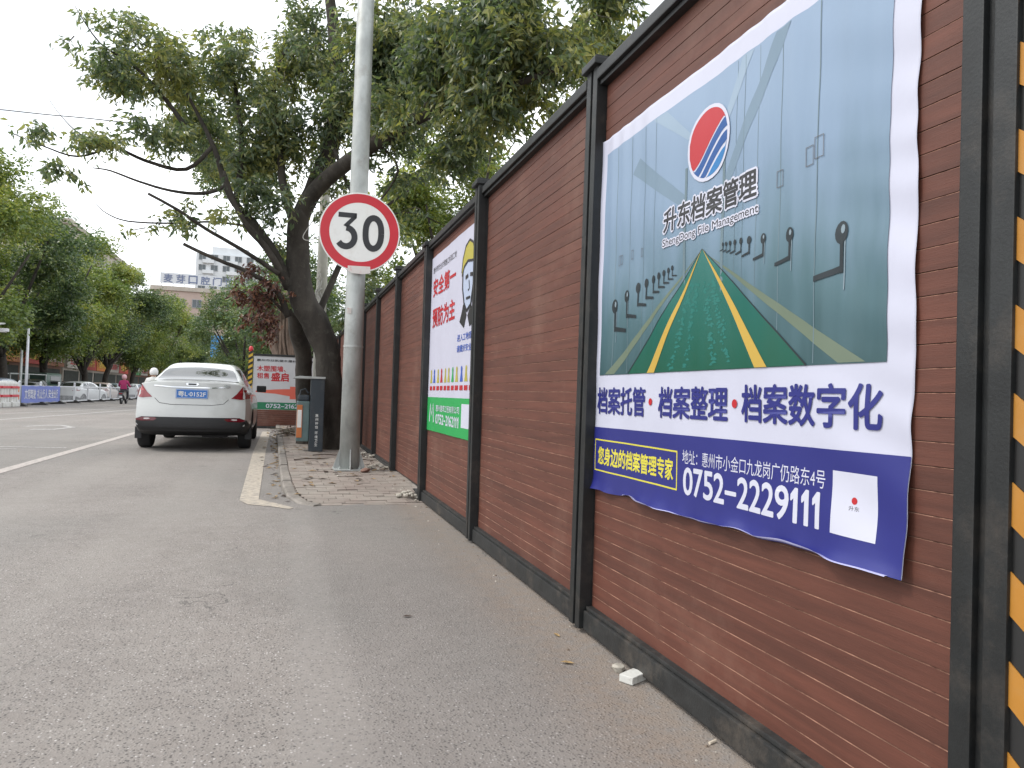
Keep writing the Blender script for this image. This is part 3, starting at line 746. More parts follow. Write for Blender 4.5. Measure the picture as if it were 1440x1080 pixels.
MB().bbox(-.055, .055, -.055, .055, 0, 2.10, .004, flat('post_yellow', (.55, .36, .04))).build('shaft', parent=hc)
for k in range(14):
    z = .05+k*.15
    MB().prism([(-.056, z), (.056, z+.07), (.056, z+.14), (-.056, z+.07)], 'y', -.0585, -.0555, M['stripe_k']).build('stripe', parent=hc)
    MB().prism([(-.056, z+.07), (.056, z), (.056, z+.07), (-.056, z+.14)], 'x', -.0585, -.0555, M['stripe_k']).build('stripe', parent=hc)
MB().lathe([(.05, 2.10), (.06, 2.11), (.06, 2.17), (.045, 2.23), (.02, 2.25)], n=14, m=flat('lamp_red', (.55, .03, .04), .3)).build('lamp', parent=hc, smooth=True)

# ================================================================== SPEED LIMIT SIGN on its pole
PB = Vector((.815, 9.28, hp(9.3)))
pole = thing('lamp_pole', PB, 'tall tapered galvanised pole standing on the pavement behind the speed limit sign', 'pole')
MB().tube([(0, 0, .02), (0, 0, 2), (0, 0, 4), (.0, 0, 9.5)], [.122, .117, .110, .090], 28, M['galv']).build('shaft', parent=pole, smooth=True)
MB().bbox(-.19, .19, -.19, .19, 0, .02, .003, M['galv']).build('base_plate', parent=pole)
for k in range(4):
    a = math.pi/4*0+k*math.pi/2; T = Matrix.Rotation(a, 4, 'Z')
    m_ = MB(); m_.prism([(.10, .02), (.19, .02), (.19, .05), (.108, .30)], 'y', -.006, .006, M['galv']); m_.v = [tuple(T @ Vector(v)) for v in m_.v]
    m_.build('gusset', parent=pole)
    b_ = MB().lathe([(.016, .02), (.016, .045), (.008, .047), (.008, .06)], n=6, c=(.155*math.cos(a+.785)*1.1, .155*math.sin(a+.785)*1.1, 0), m=M['galv']); b_.build('bolt', parent=pole)
for z in (1.52, 2.7, 3.32):
    MB().lathe([(.1195-.0028*z, z), (.1275-.0028*z, z), (.1275-.0028*z, z+.022), (.1195-.0028*z, z+.022)], n=28, m=M['galv'], cap=False).build('clamp_band', parent=pole)
MB().bbox(-.10, -.05, -.121, -.114, 1.93, 2.0, .002, M['sticker']).build('paper_scrap', parent=pole)
sg = thing('speed_limit_sign', (PB.x+.015, PB.y-.145, 3.03), 'round white speed limit sign with red ring reading 30, clamped to the galvanised pole', 'sign')
sg.rotation_euler = (0, 0, R_(-3))
RS = .487
MB().lathe([(RS, -.004), (RS+.003, 0), (RS, .004)], 'y', 72, m=M['signwhite']).build('disc', parent=sg, smooth=False)
n = 72; v_ = []; 
for k in range(n):
    t = 2*math.pi*k/n; v_ += [(.365*math.cos(t), -.0055, .365*math.sin(t)), (.474*math.cos(t), -.0055, .474*math.sin(t))]
MB().add(v_, [(2*k, 2*k+1, (2*k+3) % (2*n), (2*k+2) % (2*n)) for k in range(n)], M['signred']).build('red_ring', parent=sg, recalc=False)
def dplace(x, z, layer):
    k = 1.22 if layer == 1 else 1
    return ((x+.02)*k-.0, -.0055-layer*.001, z*k*1.05+(.0 if layer == 1 else 0))
D_ = Print(dplace)
w = .060
three = [(-.235, .155), (-.085, .155), (-.155, .035)]
arc = [(-.155+.0+.085*math.sin(a), -.055+.09*math.cos(a)) for a in np.linspace(0, math.radians(235), 16)]
D_.polys([rect(-.235, -.055, .132, .180), [(-.055, .180), (-.055, .135), (-.145, .04), (-.185, .055), (-.11, .132)]]+strip(arc, w), M['signblack'], 1, sg, 'digit')
zero = [(.115+.078*math.cos(a)*1.0, .0+math.copysign(abs(math.sin(a))**.8, math.sin(a))*.148) for a in np.linspace(0, 2*math.pi, 41)]
D_.polys(strip(zero, w), M['signblack'], 1, sg, 'digit')
D_.poly([(-.15, -.40), (.12, -.395), (.125, -.475), (.03, -.49), (-.10, -.485), (-.15, -.46)], M['sticker'], 2, sg, 'torn_sticker')
for z in (-.3, .3): MB().bbox(-.13, .13, .005, .03, z-.02, z+.02, .004, M['galv']).build('bracket', parent=sg)

# ================================================================== TREES
def leaves(centres, dirs, n_per, L, Wd, spread, droop, seed, simple=False):
    """leaf blades around twig tips; returns verts, tris"""
    g = np.random.default_rng(seed); C = np.repeat(centres, n_per, 0); Dd = np.repeat(dirs, n_per, 0); N = len(C)
    t = g.uniform(-.5, .5, (N, 1)); P = C+Dd*t*spread*2+g.normal(0, spread*.28, (N, 3))
    d = g.normal(0, 1, (N, 3)); d[:, 2] = d[:, 2]*.5-droop; d += Dd*.5; d /= np.linalg.norm(d, axis=1, keepdims=True)
    u = g.normal(0, 1, (N, 3)); u[:, 2] *= .45 if not simple else 1; sdir = np.cross(d, u); sdir /= np.linalg.norm(sdir, axis=1, keepdims=True)+1e-9
    nrm = np.cross(sdir, d)
    ln = L*g.uniform(.6, 1.2, (N, 1)); w = Wd*g.uniform(.7, 1.15, (N, 1))
    if simple:
        V = np.stack([P, P+d*ln*.45+sdir*w*.5, P+d*ln, P+d*ln*.45-sdir*w*.5], 1)
        F = np.array([[0, 1, 2, 3]])
    else:
        V = np.stack([P, P+d*ln*.42+sdir*w*.5+nrm*w*.16, P+d*ln+nrm*-.12*ln, P+d*ln*.42-sdir*w*.5+nrm*w*.16, P+d*ln*.5], 1)
        F = np.array([[0, 4, 1], [1, 4, 2], [0, 3, 4], [3, 2, 4]])
    k = V.shape[1]; off = (np.arange(N)*k)[:, None, None]
    return V.reshape(-1, 3), (F[None]+off).reshape(-1, F.shape[1])
def np_mesh(name, V, Fc, m):
    me = bpy.data.meshes.new(name); me.vertices.add(len(V)); me.vertices.foreach_set('co', V.astype(np.float32).ravel())
    k = Fc.shape[1]; me.loops.add(len(Fc)*k); me.loops.foreach_set('vertex_index', Fc.astype(np.int32).ravel())
    me.polygons.add(len(Fc)); me.polygons.foreach_set('loop_start', np.arange(0, len(Fc)*k, k, dtype=np.int32)); me.polygons.foreach_set('loop_total', np.full(len(Fc), k, np.int32))
    me.materials.append(m); me.update(calc_edges=True); return me
def smooth_path(pts, rad, sub=4, wob=0, seed=0):
    g = random.Random(seed); P = [Vector(p) for p in pts]; o, rr_ = [], []
    for i in range(len(P)-1):
        p0, p1, p2, p3 = P[max(i-1, 0)], P[i], P[i+1], P[min(i+2, len(P)-1)]
        for k in range(sub):
            t = k/sub
            q = .5*((2*p1)+(-p0+p2)*t+(2*p0-5*p1+4*p2-p3)*t*t+(-p0+3*p1-3*p2+p3)*t**3)
            r = rad[i]+(rad[i+1]-rad[i])*t
            o.append(q+Vector((g.uniform(-1, 1), g.uniform(-1, 1), g.uniform(-1, 1)))*wob*r); rr_.append(r)
    o.append(P[-1]); rr_.append(rad[-1]); return o, rr_

BT = thing('fig_tree', (.78, 12.75, hp(12)), 'big dark leaning fig tree rising from the pavement behind the galvanised pole', 'tree')
def Wt(o, root=BT): o.matrix_parent_inverse = Matrix.Translation(-Vector(root.location)); return o
def limb(name, pts, rad, m=M['bark'], n=12, seed=0, root=BT, sub=4):
    p, r = smooth_path(pts, rad, sub, .06, seed)
    return Wt(MB().tube(p, r, n, m, rough=.10, seed=seed).build(name, parent=root, smooth=True), root)
Y0 = 12.75
limb('trunk', [at(466, 646, Y0), at(465, 622, Y0), at(464, 590, Y0), at(463, 540, Y0), at(459, 495, Y0), at(445, 458, Y0), at(427, 425, Y0), at(419, 385, Y0), at(418, 340, Y0), at(420, 298, Y0)],
     [.31, .25, .225, .21, .215, .235, .22, .20, .185, .17], seed=1, n=18)
limb('trunk', [at(432, 630, 13.9), at(430, 590, 13.9), at(427, 540, 13.8), at(426, 500, 13.6), at(418, 462, 13.3), at(416, 430, 13)], [.2, .16, .14, .14, .15, .14], seed=2)
LB = [
 ([(420, 310, Y0), (440, 272, 12.6), (480, 235, 12.1), (530, 200, 11.5), (590, 165, 10.6), (650, 140, 9.7), (720, 120, 8.8), (800, 90, 8)], [.145, .13, .12, .11, .095, .075, .05, .02]),
 ([(420, 310, Y0), (446, 255, 12.9), (470, 190, 13), (474, 110, 13), (468, 30, 13.1), (455, -70, 13.3)], [.15, .15, .14, .12, .10, .06]),
 ([(424, 425, Y0), (402, 390, 12.7), (385, 355, 12.6), (362, 322, 12.6), (335, 292, 12.7), (318, 262, 12.8), (300, 205, 13), (262, 130, 13)], [.11, .09, .08, .075, .065, .055, .04, .02]),
 ([(404, 405, Y0), (389, 372, 12.5), (371, 345, 12.4), (347, 318, 12.3), (328, 280, 12.3), (315, 240, 12.2)], [.07, .06, .055, .045, .04, .02]),
 ([(392, 385, 12.5), (362, 365, 12.4), (330, 345, 12.3), (290, 322, 12.2), (250, 295, 12.1), (208, 272, 12)], [.045, .038, .032, .028, .025, .022]),
 ([(405, 445, 12.7), (388, 408, 12.5), (352, 384, 12.3), (318, 370, 12.2), (285, 356, 12.1), (258, 343, 12)], [.06, .042, .034, .03, .027, .024]),
 ([(318, 262, 12.8), (285, 272, 12.7), (240, 268, 12.6), (195, 255, 12.5), (155, 240, 12.4), (130, 236, 12.4)], [.04, .03, .022, .018, .013, .008]),
 ([(347, 318, 12.3), (300, 312, 12.5), (240, 314, 12.4), (180, 311, 12.3), (150, 300, 12.3), (134, 286, 12.3)], [.02, .016, .014, .011, .008, .004]),
 ([(300, 205, 13), (262, 238, 12.9), (205, 226, 12.8), (160, 205, 12.6), (115, 190, 12.4), (85, 162, 12.3), (68, 138, 12.3)], [.04, .035, .03, .022, .012, .005, .004]),
 ([(160, 205, 12.6), (110, 220, 12.4), (60, 205, 12.2), (12, 185, 12.1)], [.02, .014, .01, .006]),
 ([(330, 290, 12.7), (340, 220, 12.9), (335, 150, 13), (325, 90, 13.1), (318, 50, 13.1)], [.05, .045, .035, .025, .01]),
 ([(420, 330, Y0), (400, 270, 12.8), (392, 200, 12.9), (385, 120, 13), (405, 60, 13.1)], [.08, .07, .055, .04, .02]),
 ([(262, 180, 13), (225, 130, 13), (185, 90, 12.9), (140, 60, 12.8), (105, 8, 12.8)], [.04, .03, .02, .012, .005]),
 ([(446, 445, 12.9), (478, 372, 13.2), (500, 335, 13.3), (530, 300, 13.4), (575, 268, 13.4)], [.06, .05, .04, .03, .015]),
 ([(470, 210, 12.6), (500, 280, 12.2), (540, 300, 12), (585, 300, 11.9), (640, 325, 11.8)], [.03, .025, .016, .01, .004]),
 ([(530, 200, 11.5), (560, 240, 11.4), (520, 300, 11.2)], [.03, .02, .01]),
 ([(590, 165, 10.6), (620, 110, 10.2), (640, 40, 9.8)], [.05, .035, .02]),
]
for i, (p, r) in enumerate(LB): limb('branch', [at(*q) for q in p], r, M['bark'] if max(r) > .06 else M['bark'], 10 if max(r) > .05 else 6, seed=10+i)
# crown: leaf sprays in clumps about the limbs
BL = [ # photo x, y, distance, half width, half height in photo pixels, half depth m, density
 (160, 100, 13, 52, 58, .8, .9), (215, 82, 13, 55, 50, .9, .85), (250, 135, 14, 60, 55, 1.6, .95), (322, 100, 13.2, 52, 62, 1, .85), (300, 185, 15.2, 76, 48, 1.8, .9),
 (215, 190, 12.6, 70, 34, .7, .55), (112, 200, 12.4, 66, 26, .6, .5), (48, 192, 12.2, 42, 16, .5, .5), (90, 235, 12.4, 44, 20, .5, .45), (372, 150, 13, 58, 80, 1.1, .8),
 (402, 90, 13.2, 48, 76, 1, .7), (442, 60, 13.4, 48, 74, 1.1, .8), (365, 240, 13.6, 58, 46, 1.4, .6), (300, 240, 16, 50, 30, 1.6, .8), (460, 160, 12.9, 55, 80, 1.1, .9),
 (405, 215, 13, 50, 50, 1, .8), (470, 250, 12.6, 38, 32, .8, .6), (540, 60, 11.8, 80, 80, 1.2, 1), (555, 165, 11.3, 75, 58, 1.1, .8), (620, 85, 10, 80, 85, 1, 1), (560, 110, 12.4, 90, 90, 1, .9), (830, 90, 9.5, 60, 50, 1, .6),
 (700, 45, 8.8, 90, 80, 1, .95), (785, 55, 8.2, 80, 60, .8, .8), (690, 150, 9.2, 80, 50, .8, .8), (645, 205, 10.5, 66, 38, .9, .75), (860, 0, 7.8, 70, 45, .7, .9), (750, 120, 9, 60, 40, .7, .7),
 (590, 245, 11.5, 50, 28, .7, .4), (545, 320, 12, 34, 18, .5, .35), (600, 300, 11.8, 30, 14, .5, .25), (232, 308, 12.4, 44, 12, .3, .45), (212, 325, 12.3, 38, 7, .2, .3), (262, 298, 12.3, 22, 14, .3, .4),
 (385, 345, 12.8, 24, 26, .5, .35), (400, 420, 12.9, 26, 24, .5, .2), (520, 400, 14.2, 26, 40, .6, .5), (505, 440, 14.4, 30, 30, .5, .5), (560, 350, 14, 26, 26, .6, .3), (345, 300, 12.7, 26, 30, .5, .4),
 (180, 45, 12.9, 60, 22, .6, .35), (330, 48, 13.1, 60, 18, .6, .3), (108, 55, 12.8, 14, 30, .3, .25), (420, 20, 13.4, 20, 40, .5, .25),
 (500, -70, 13, 130, 70, 1.6, .6), (680, -90, 10.5, 190, 80, 1.8, .6), (880, -110, 8.5, 150, 80, 1.2, .6), (330, 220, 12.9, 40, 40, .8, .6), (312, 232, 18.5, 52, 34, 2.6, .8), (392, 285, 12.2, 34, 44, .4, .4), (350, 262, 12.1, 42, 34, .5, .45), (330, 305, 12.1, 30, 22, .4, .35), (470, 285, 12.1, 26, 26, .4, .3), (265, 322, 12, 34, 12, .3, .35), (500, 205, 11.6, 40, 34, .5, .5)]
Cc, Dc = [], []
gA = np.random.default_rng(21); twm = MB()
for bi, (px, py, Y, rx, ry, dy, dens) in enumerate(BL):
    c = at(px, py, Y); dist = c.y*.954+c.x*.2985; ax_, az_ = rx*dist/1027, ry*dist/1027
    big = bi in (19, 20, 21, 22, 24, 25)
    n = int(math.pi*ax_*az_*dens*(100 if not big else 240))
    p = gA.normal(0, 1, (n, 3)); p /= np.linalg.norm(p, axis=1, keepdims=True); p *= gA.uniform(0, 1, (n, 1))**.42
    # clumps inside the mass
    k = max(3, n//16); cl = p[gA.integers(0, n, k)]; a = cl[gA.integers(0, k, n)]; p = p*.45+a*.55+gA.normal(0, .06, (n, 3))
    p = p*1.18*np.array([ax_, dy, az_])+np.array(c)
    d = p-np.array(c); d /= np.linalg.norm(d, axis=1, keepdims=True)+1e-6; d += gA.normal(0, .5, (n, 3)); d[:, 2] -= .25; d /= np.linalg.norm(d, axis=1, keepdims=True)
    Cc.append(p); Dc.append(d)
    for k in range(0, n, 9):
        a = Vector(p[k]); b = c.lerp(a, .25)+Vector((0, 0, .05)); mid_ = a.lerp(b, .5)+Vector(gA.normal(0, .07, 3))
        twm.tube([b, mid_, a, a+Vector(d[k])*.2], [.010, .007, .004, .002], 4, M['twig'], cap=False)
Cc = np.concatenate(Cc); Dc = np.concatenate(Dc)
V, Fc = leaves(Cc, Dc, 17, .135, .045, .15, .85, 5)
half = len(Cc)
o = Wt(link('crown', np_mesh('crown', V, Fc, M['leafA']), BT)); tag(o, kind='stuff')
tag(Wt(twm.build('twigs', parent=BT, recalc=False)), kind='stuff')
# withered reddish foliage on a broken side branch
Cd = []
for px, py, rx, ry, n in ((352, 382, 16, 12, 16), (372, 410, 24, 22, 42), (362, 440, 20, 26, 30), (385, 455, 16, 20, 22), (340, 412, 16, 10, 14)):
    c = np.array(at(px, py, 12.5)); Cd.append(c+gA.normal(0, .5, (n, 3))*np.array([rx, 18, ry])*.0125)
Cd = np.concatenate(Cd); dd = gA.normal(0, 1, (len(Cd), 3)); dd[:, 2] -= .8; dd /= np.linalg.norm(dd, axis=1, keepdims=True)
V, Fc = leaves(Cd, dd, 12, .10, .038, .09, .9, 9)
tag(Wt(link('withered_leaves', np_mesh('withered_leaves', V, Fc, M['leafDead']), BT)), kind='stuff')
limb('dead_branch', [at(400, 440, 12.7), at(378, 418, 12.5), at(350, 410, 12.4), at(330, 415, 12.4)], [.03, .022, .014, .006], n=6, seed=50)

# street trees: three crowns, shared by the copies
def crown_mesh(name, m, rx, rz, zc, n, seed, L=.21, lobes=22, thin=1):
    g = np.random.default_rng(seed); P, D = [], []
    for k in range(lobes):
        t = g.uniform(0, 2*math.pi); u = g.uniform(-1, 1); q = math.sqrt(max(0, 1-u*u))*g.uniform(.45, .85)
        c = np.array([math.cos(t)*q*rx, math.sin(t)*q*rx, zc+u*rz*.75]); r = g.uniform(.26, .46)*rx
        p = g.normal(0, 1, (n//lobes, 3)); p /= np.linalg.norm(p, axis=1, keepdims=True); p *= (g.uniform(0, 1, (len(p), 1))**.4)
        p[:, 2] *= .75; k2 = max(3, len(p)//10); cl = p[g.integers(0, len(p), k2)]; p = p*.5+cl[g.integers(0, k2, len(p))]*.5
        p = p*1.2*r+c; P.append(p); d = p-c; D.append(d/(np.linalg.norm(d, axis=1, keepdims=True)+1e-6))
    P = np.concatenate(P); D = np.concatenate(D); D[:, 2] -= .2
    V, Fc = leaves(P, D, 9, L, L*.48, .24, .35, seed+1, simple=True)
    return np_mesh(name, V, Fc, m)
def street_tree(seed, m, rx, rz, zc, label, hue=None, n=2300, trunk_r=.26, bark='bark', L=.21):
    g = random.Random(seed)
    t = thing('street_tree', (0, 0, 0), label, 'tree', 'trees lining the far side of the street')
    fork = 3.0
    MB().tube(*smooth_path([(0, 0, -.3), (g.uniform(-.1, .1), 0, .6), (g.uniform(-.3, .3), g.uniform(-.2, .2), fork*.6), (g.uniform(-.3, .3), 0, fork)], [trunk_r*1.4, trunk_r, trunk_r*.85, trunk_r*.8]), 10, M[bark], rough=.08, seed=seed).build('trunk', parent=t, smooth=True)
    for k in range(6):
        a = k*math.pi/3+g.uniform(-.4, .4); h = fork*g.uniform(.62, 1)
        e = Vector((math.cos(a)*rx*.62, math.sin(a)*rx*.62, zc+g.uniform(-.3, .6)*rz))
        mid_ = Vector((math.cos(a)*rx*.3, math.sin(a)*rx*.3, (h+e.z)/2-.2))
        MB().tube(*smooth_path([(0, 0, h), mid_, e], [trunk_r*.55, trunk_r*.33, .04]), 6, M[bark], rough=.08, seed=seed+k).build('branch', parent=t, smooth=True)
    c = link('crown', crown_mesh('crown', m, rx, rz, zc, n, seed, L), t); tag(c, kind='stuff')
    return t
FL = [
 (-13.6, 37, 0, .9, .92, 'tall green street tree at the left edge, behind the red and white barriers', 0.3),
 (-14.3, 45, 1, .98, .93, 'dark street tree behind the blue banner railing', 2),
 (-14.6, 53.5, 2, 1.02, .94, 'yellow green street tree behind the white fastback, with a pale forked trunk', 1),
 (-14.4, 62, 0, .95, 1.0, 'broad street tree behind the pinkish parked saloon', 4),
 (-14.6, 71, 1, 1.0, 1.0, 'dark street tree beyond the pinkish saloon, left of the scooter rider', .5),
 (-14.5, 82, 2, 1.0, .97, 'street tree standing just left of the scooter rider in the magenta jacket', 3),
 (-14.4, 95, 0, 1.0, .98, 'street tree above the parked white hatchback beside the scooter rider', 5),
 (-14.2, 111, 1, 1.05, .98, 'farther street tree seen over the left rear corner of the white saloon', 1.4),
 (-13.5, 130, 2, 1.1, .95, 'street tree standing over the middle of the white saloon roof in the view', 2.2),
 (-12.0, 155, 0, 1.2, .95, 'farthest street tree at the end of the left row, above the white saloon roof', 4.2)]
PT = [street_tree(31, M['leafFar'], 4.9, 5.3, 7.9, FL[0][5], n=5000), street_tree(32, M['leafDark'], 4.6, 5.1, 7.6, FL[1][5], n=4800), street_tree(33, M['leafFar'], 4.6, 5.0, 7.5, FL[2][5], n=4600)]
for i, (x, y, k, s, sz, lab, rz) in enumerate(FL):
    o = PT[k] if i < 3 else copy_tree(PT[k])
    if i < 3: o = PT[i]
    o.location = (x*1.1, y*1.1, -.24); o.scale = (s*1.1, s*1.1, sz*1.1); o.rotation_euler = (0, 0, rz); o['label'] = lab
ST = [(-2.1, 42, 1, .62, .60, 'small dark street tree straight above the advertising hoarding', 1), (.4, 34, 1, .62, .60, 'small dark street tree behind the advertising hoarding, partly hidden by the fig', 3),
      (-3.4, 70, 2, .62, .62, 'small light green tree far down the street, left of the small dark trees', 2), (4.6, 19.5, 0, .62, .66, 'bushy green tree growing behind the fence beyond the pole', 1.7), (-1.8, 60, 0, .7, .66, 'green tree farther down the street behind the small dark street trees', 5)]
for x, y, k, s, sz, lab, rz in ST:
    o = copy_tree(PT[k]); o.location = (x, y, 0); o.scale = (s, s, sz); o.rotation_euler = (0, 0, rz); o['label'] = lab
    o['group'] = 'trees on the near side of the street'
# old brown trunk behind the hoarding
OT = thing('old_fig_tree', (.5, 24.2, 0), 'stout brown fig trunk with hanging aerial roots just behind the advertising hoarding', 'tree')
def Wo(o): return Wt(o, OT)
limb('trunk', [at(405, 592, 24), at(405, 550, 24), at(404, 505, 24), at(398, 470, 24), at(402, 440, 24), at(415, 410, 24)], [.62, .5, .44, .46, .4, .28], M['bark2'], 16, 70, OT)
limb('branch', [at(398, 480, 24), at(385, 455, 23.8), at(372, 430, 23.6)], [.25, .17, .08], M['bark2'], 10, 71, OT)
for k in range(7):
    x = 388+k*5.5; limb('aerial_root', [at(x, 440+random.Random(k).uniform(-8, 10), 23.55), at(x+random.Random(k+9).uniform(-6, 6), 480, 23.5), at(x+random.Random(k+20).uniform(-5, 9), 530, 23.55)], [.05, .045, .05], M['bark2'], 6, 80+k, OT)
c_ = []
for px, py, rx, ry, n in ((380, 425, 40, 26, 240), (430, 380, 40, 36, 260), (450, 430, 30, 26, 160)):
    c = np.array(at(px, py, 24)); c_.append(c+gA.normal(0, .5, (n, 3))*np.array([rx, 40, ry])*.023)
c_ = np.concatenate(c_); dd = gA.normal(0, 1, (len(c_), 3)); dd /= np.linalg.norm(dd, axis=1, keepdims=True)
V, Fc = leaves(c_, dd, 9, .15, .06, .16, .5, 19, simple=True)
tag(Wo(link('crown', np_mesh('crown', V, Fc, M['leafDark']), OT)), kind='stuff')
# tree behind the viewer, over the pavement (its crown shades the near fence and shows in glass)
o = copy_tree(PT[1]); o.location = (4.6, -7.5, 0); o.scale = (1, 1, .95); o['label'] = 'street tree behind the viewer, beyond the near end of the fence'; o['group'] = 'trees on the near side of the street'

# ================================================================== CARS
M['tyre'] = mat('tyre_rubber', (.022, .022, .023), .85, bump=.2, bscale=80)
M['rim'] = mat('alloy_rim', (.45, .46, .47), .3, metal=.8, var=.05)
M['glass'] = mat('tinted_car_glass', (.012, .014, .015), .04, ior=2.1, var=.02)
M['plastic'] = mat('black_bumper_plastic', (.018, .018, .02), .55, bump=.1, bscale=200)
M['chrome'] = mat('chrome', (.62, .63, .65), .12, metal=1, var=.02)
M['lampred'] = mat('tail_lamp_red', (.20, .006, .012), .12, coat=.8, var=.2, scale=9)
M['lampdark'] = mat('tail_lamp_dark_red', (.12, .004, .012), .15, coat=.6)
M['lampwhite'] = mat('lamp_clear', (.62, .55, .55), .15, coat=.6)
M['plate'] = mat('plate_blue', (.03, .16, .50), .4, var=.05)
M['seam'] = mat('panel_gap', (.03, .03, .032), .8)
def paint(name, c): return mat(name, c, .32, coat=.7, var=.03, scale=1.5, dirt=(tuple(x*.72 for x in c), 3, .55, .95))
M['white_paint'] = paint('white_car_paint', (.54, .55, .54))

def car_body(kind='saloon'):
    """control cage of half sections, mirrored, subdivided; nose towards +y, tail at y=0"""
    st = [.26, .42, .66, .98, 1.22, 1.62, 2.15, 2.65, 3.02, 3.42, 3.85, 4.2, 4.42]
    wd = [.82, .865, .885, .895, .895, .895, .895, .895, .895, .89, .875, .83, .74]
    belt = [.99, .99, .985, .98, .97, .96, .95, .94, .93, .90, .85, .78, .70]
    if kind == 'saloon':
        top = [1.115, 1.125, 1.14, 1.20, 1.335, 1.455, 1.495, 1.485, 1.37, 1.10, .99, .90, .78]
        rail = [.76, .76, .74, .69, .62, .585, .58, .585, .62, .70, .72, .68, .58]
    else:
        top = [1.33, 1.43, 1.47, 1.49, 1.50, 1.505, 1.50, 1.47, 1.35, 1.10, .99, .90, .78]
        rail = [.66, .62, .60, .59, .585, .58, .58, .585, .62, .70, .72, .68, .58]
    bot = [.30, .24, .21, .20, .20, .20, .20, .20, .20, .20, .20, .22, .26]
    def sec(i):
        w, b, t, r, z0 = wd[i], belt[i], top[i], rail[i], bot[i]
        cab = max(0, min(1, (t-1.13)/.25))
        return [(w*.86, z0), (w*.955, z0+.05), (w*.995, .42), (w, .62), (w*.992, .80), (w*.965, b-.035), (w*.93-.01*cab, b+.012),
                (r+(w*.90-r)*.42, b+.02+(t-b-.02)*(.52 if cab > .2 else .6)), (r, t-.055-.01*cab), (r*.86, t-.018), (r*.45, t-.003), (0, t)]
    K_ = 12
    bm = bmesh.new()
    rings = []
    for i, y in enumerate(st):
        s = sec(i)
        def yy(x, z):
            if i == 0:   # the tail face curves round the corners
                return y-.0
            if i == len(st)-1: return y+.06-(x/.8)**2*.04
            return y
        L = [bm.verts.new((-x, yy(x, z), z)) for x, z in s]; Rv = [bm.verts.new((x, yy(x, z), z)) for x, z in s[:-1]]
        rings.append(L+Rv[::-1])
    for a, b in zip(rings[:-1], rings[1:]):
        for k in range(len(a)-1): bm.faces.new((a[k], a[k+1], b[k+1], b[k]))
    for a, b in zip(rings[:-1], rings[1:]): bm.faces.new((a[-1], a[0], b[0], b[-1]))    # floor
    # tail cap: rows follow the section heights 0..6, columns the lid points 7..11
    s0 = sec(0); ring = rings[0]; nR = len(ring)
    colx = [-s0[k][0] for k in (7, 8, 9, 10)]+[0]+[s0[k][0] for k in (10, 9, 8, 7)]
    def taily(x, z, row):
        base = np.interp(z, [.2, .30, .42, .60, .70, .80, .98, 1.08, 1.14], [.10, .03, .0, .0, .035, .06, .085, .075, .09] if kind == 'saloon' else [.10, .03, 0, 0, .05, .07, .10, .13, .16])
        return base+.17*abs(x/.82)**3.2
    rows = []
    for k in range(0, 7):
        z = s0[k][1]
        row = [ring[k]]+[bm.verts.new((cx*(s0[k][0]/s0[6][0]) if k < 7 else cx, taily(cx, z, k), z+(.02 if k == 6 else 0)*0)) for cx in colx]+[ring[nR-1-k]]
        rows.append(row)
    toprow = [ring[6]]+[ring[k] for k in (7, 8, 9, 10, 11)]+[ring[nR-1-k] for k in (10, 9, 8, 7)]+[ring[nR-1-6]]
    for v in toprow[1:-1]:
        v.co.y = taily(v.co.x, v.co.z, 9)+.015+(.0 if kind == 'saloon' else .10)
    for a, b in zip(rows[:-1], rows[1:]):
        for j in range(len(a)-1): bm.faces.new((a[j], a[j+1], b[j+1], b[j]))
    a = rows[6]
    for j in range(len(a)-1):
        q = [a[j], a[j+1], toprow[j+1], toprow[j]]
        u = []
        for v in q:
            if v not in u: u.append(v)
        if len(u) >= 3: bm.faces.new(u)
    bm.faces.new(rows[0][::-1]) if False else None
    # underside closing strip at the tail
    f = [rows[0][j] for j in range(len(rows[0]))]
    bm.faces.new(f[::-1])
    # nose cap
    r = rings[-1]; nr = len(r); h = nr//2
    for k in range(h):
        a_, b_, c2, d2 = r[k], r[k+1], r[nr-2-k], r[nr-1-k]
        u = []
        for v in (a_, b_, c2, d2):
            if v not in u: u.append(v)
        if len(u) >= 3:
            try: bm.faces.new(u)
            except ValueError: pass
    bmesh.ops.recalc_face_normals(bm, faces=bm.faces)
    cl = bm.edges.layers.float.new('crease_edge')
    for e in bm.edges:
        z = (e.verts[0].co.z+e.verts[1].co.z)/2; y = (e.verts[0].co.y+e.verts[1].co.y)/2
        if all(v in toprow for v in e.verts): e[cl] = .55
        for i in range(len(rings)-1):
            for k in (5, nR-6):
                if e.verts[0] in (rings[i][k], rings[i+1][k]) and e.verts[1] in (rings[i][k], rings[i+1][k]): e[cl] = .45
    me = bpy.data.meshes.new('cage'); bm.to_mesh(me); bm.free()
    return me
def evaluated(me, mods):
    o = bpy.data.objects.new('tmp', me); COL.objects.link(o); extra = []
    for typ, kw in mods:
        md = o.modifiers.new('m', typ)
        for k, v in kw.items(): setattr(md, k, v)
    dg = bpy.context.evaluated_depsgraph_get(); r = bpy.data.meshes.new_from_object(o.evaluated_get(dg)); bpy.data.objects.remove(o); return r
_cars = {}
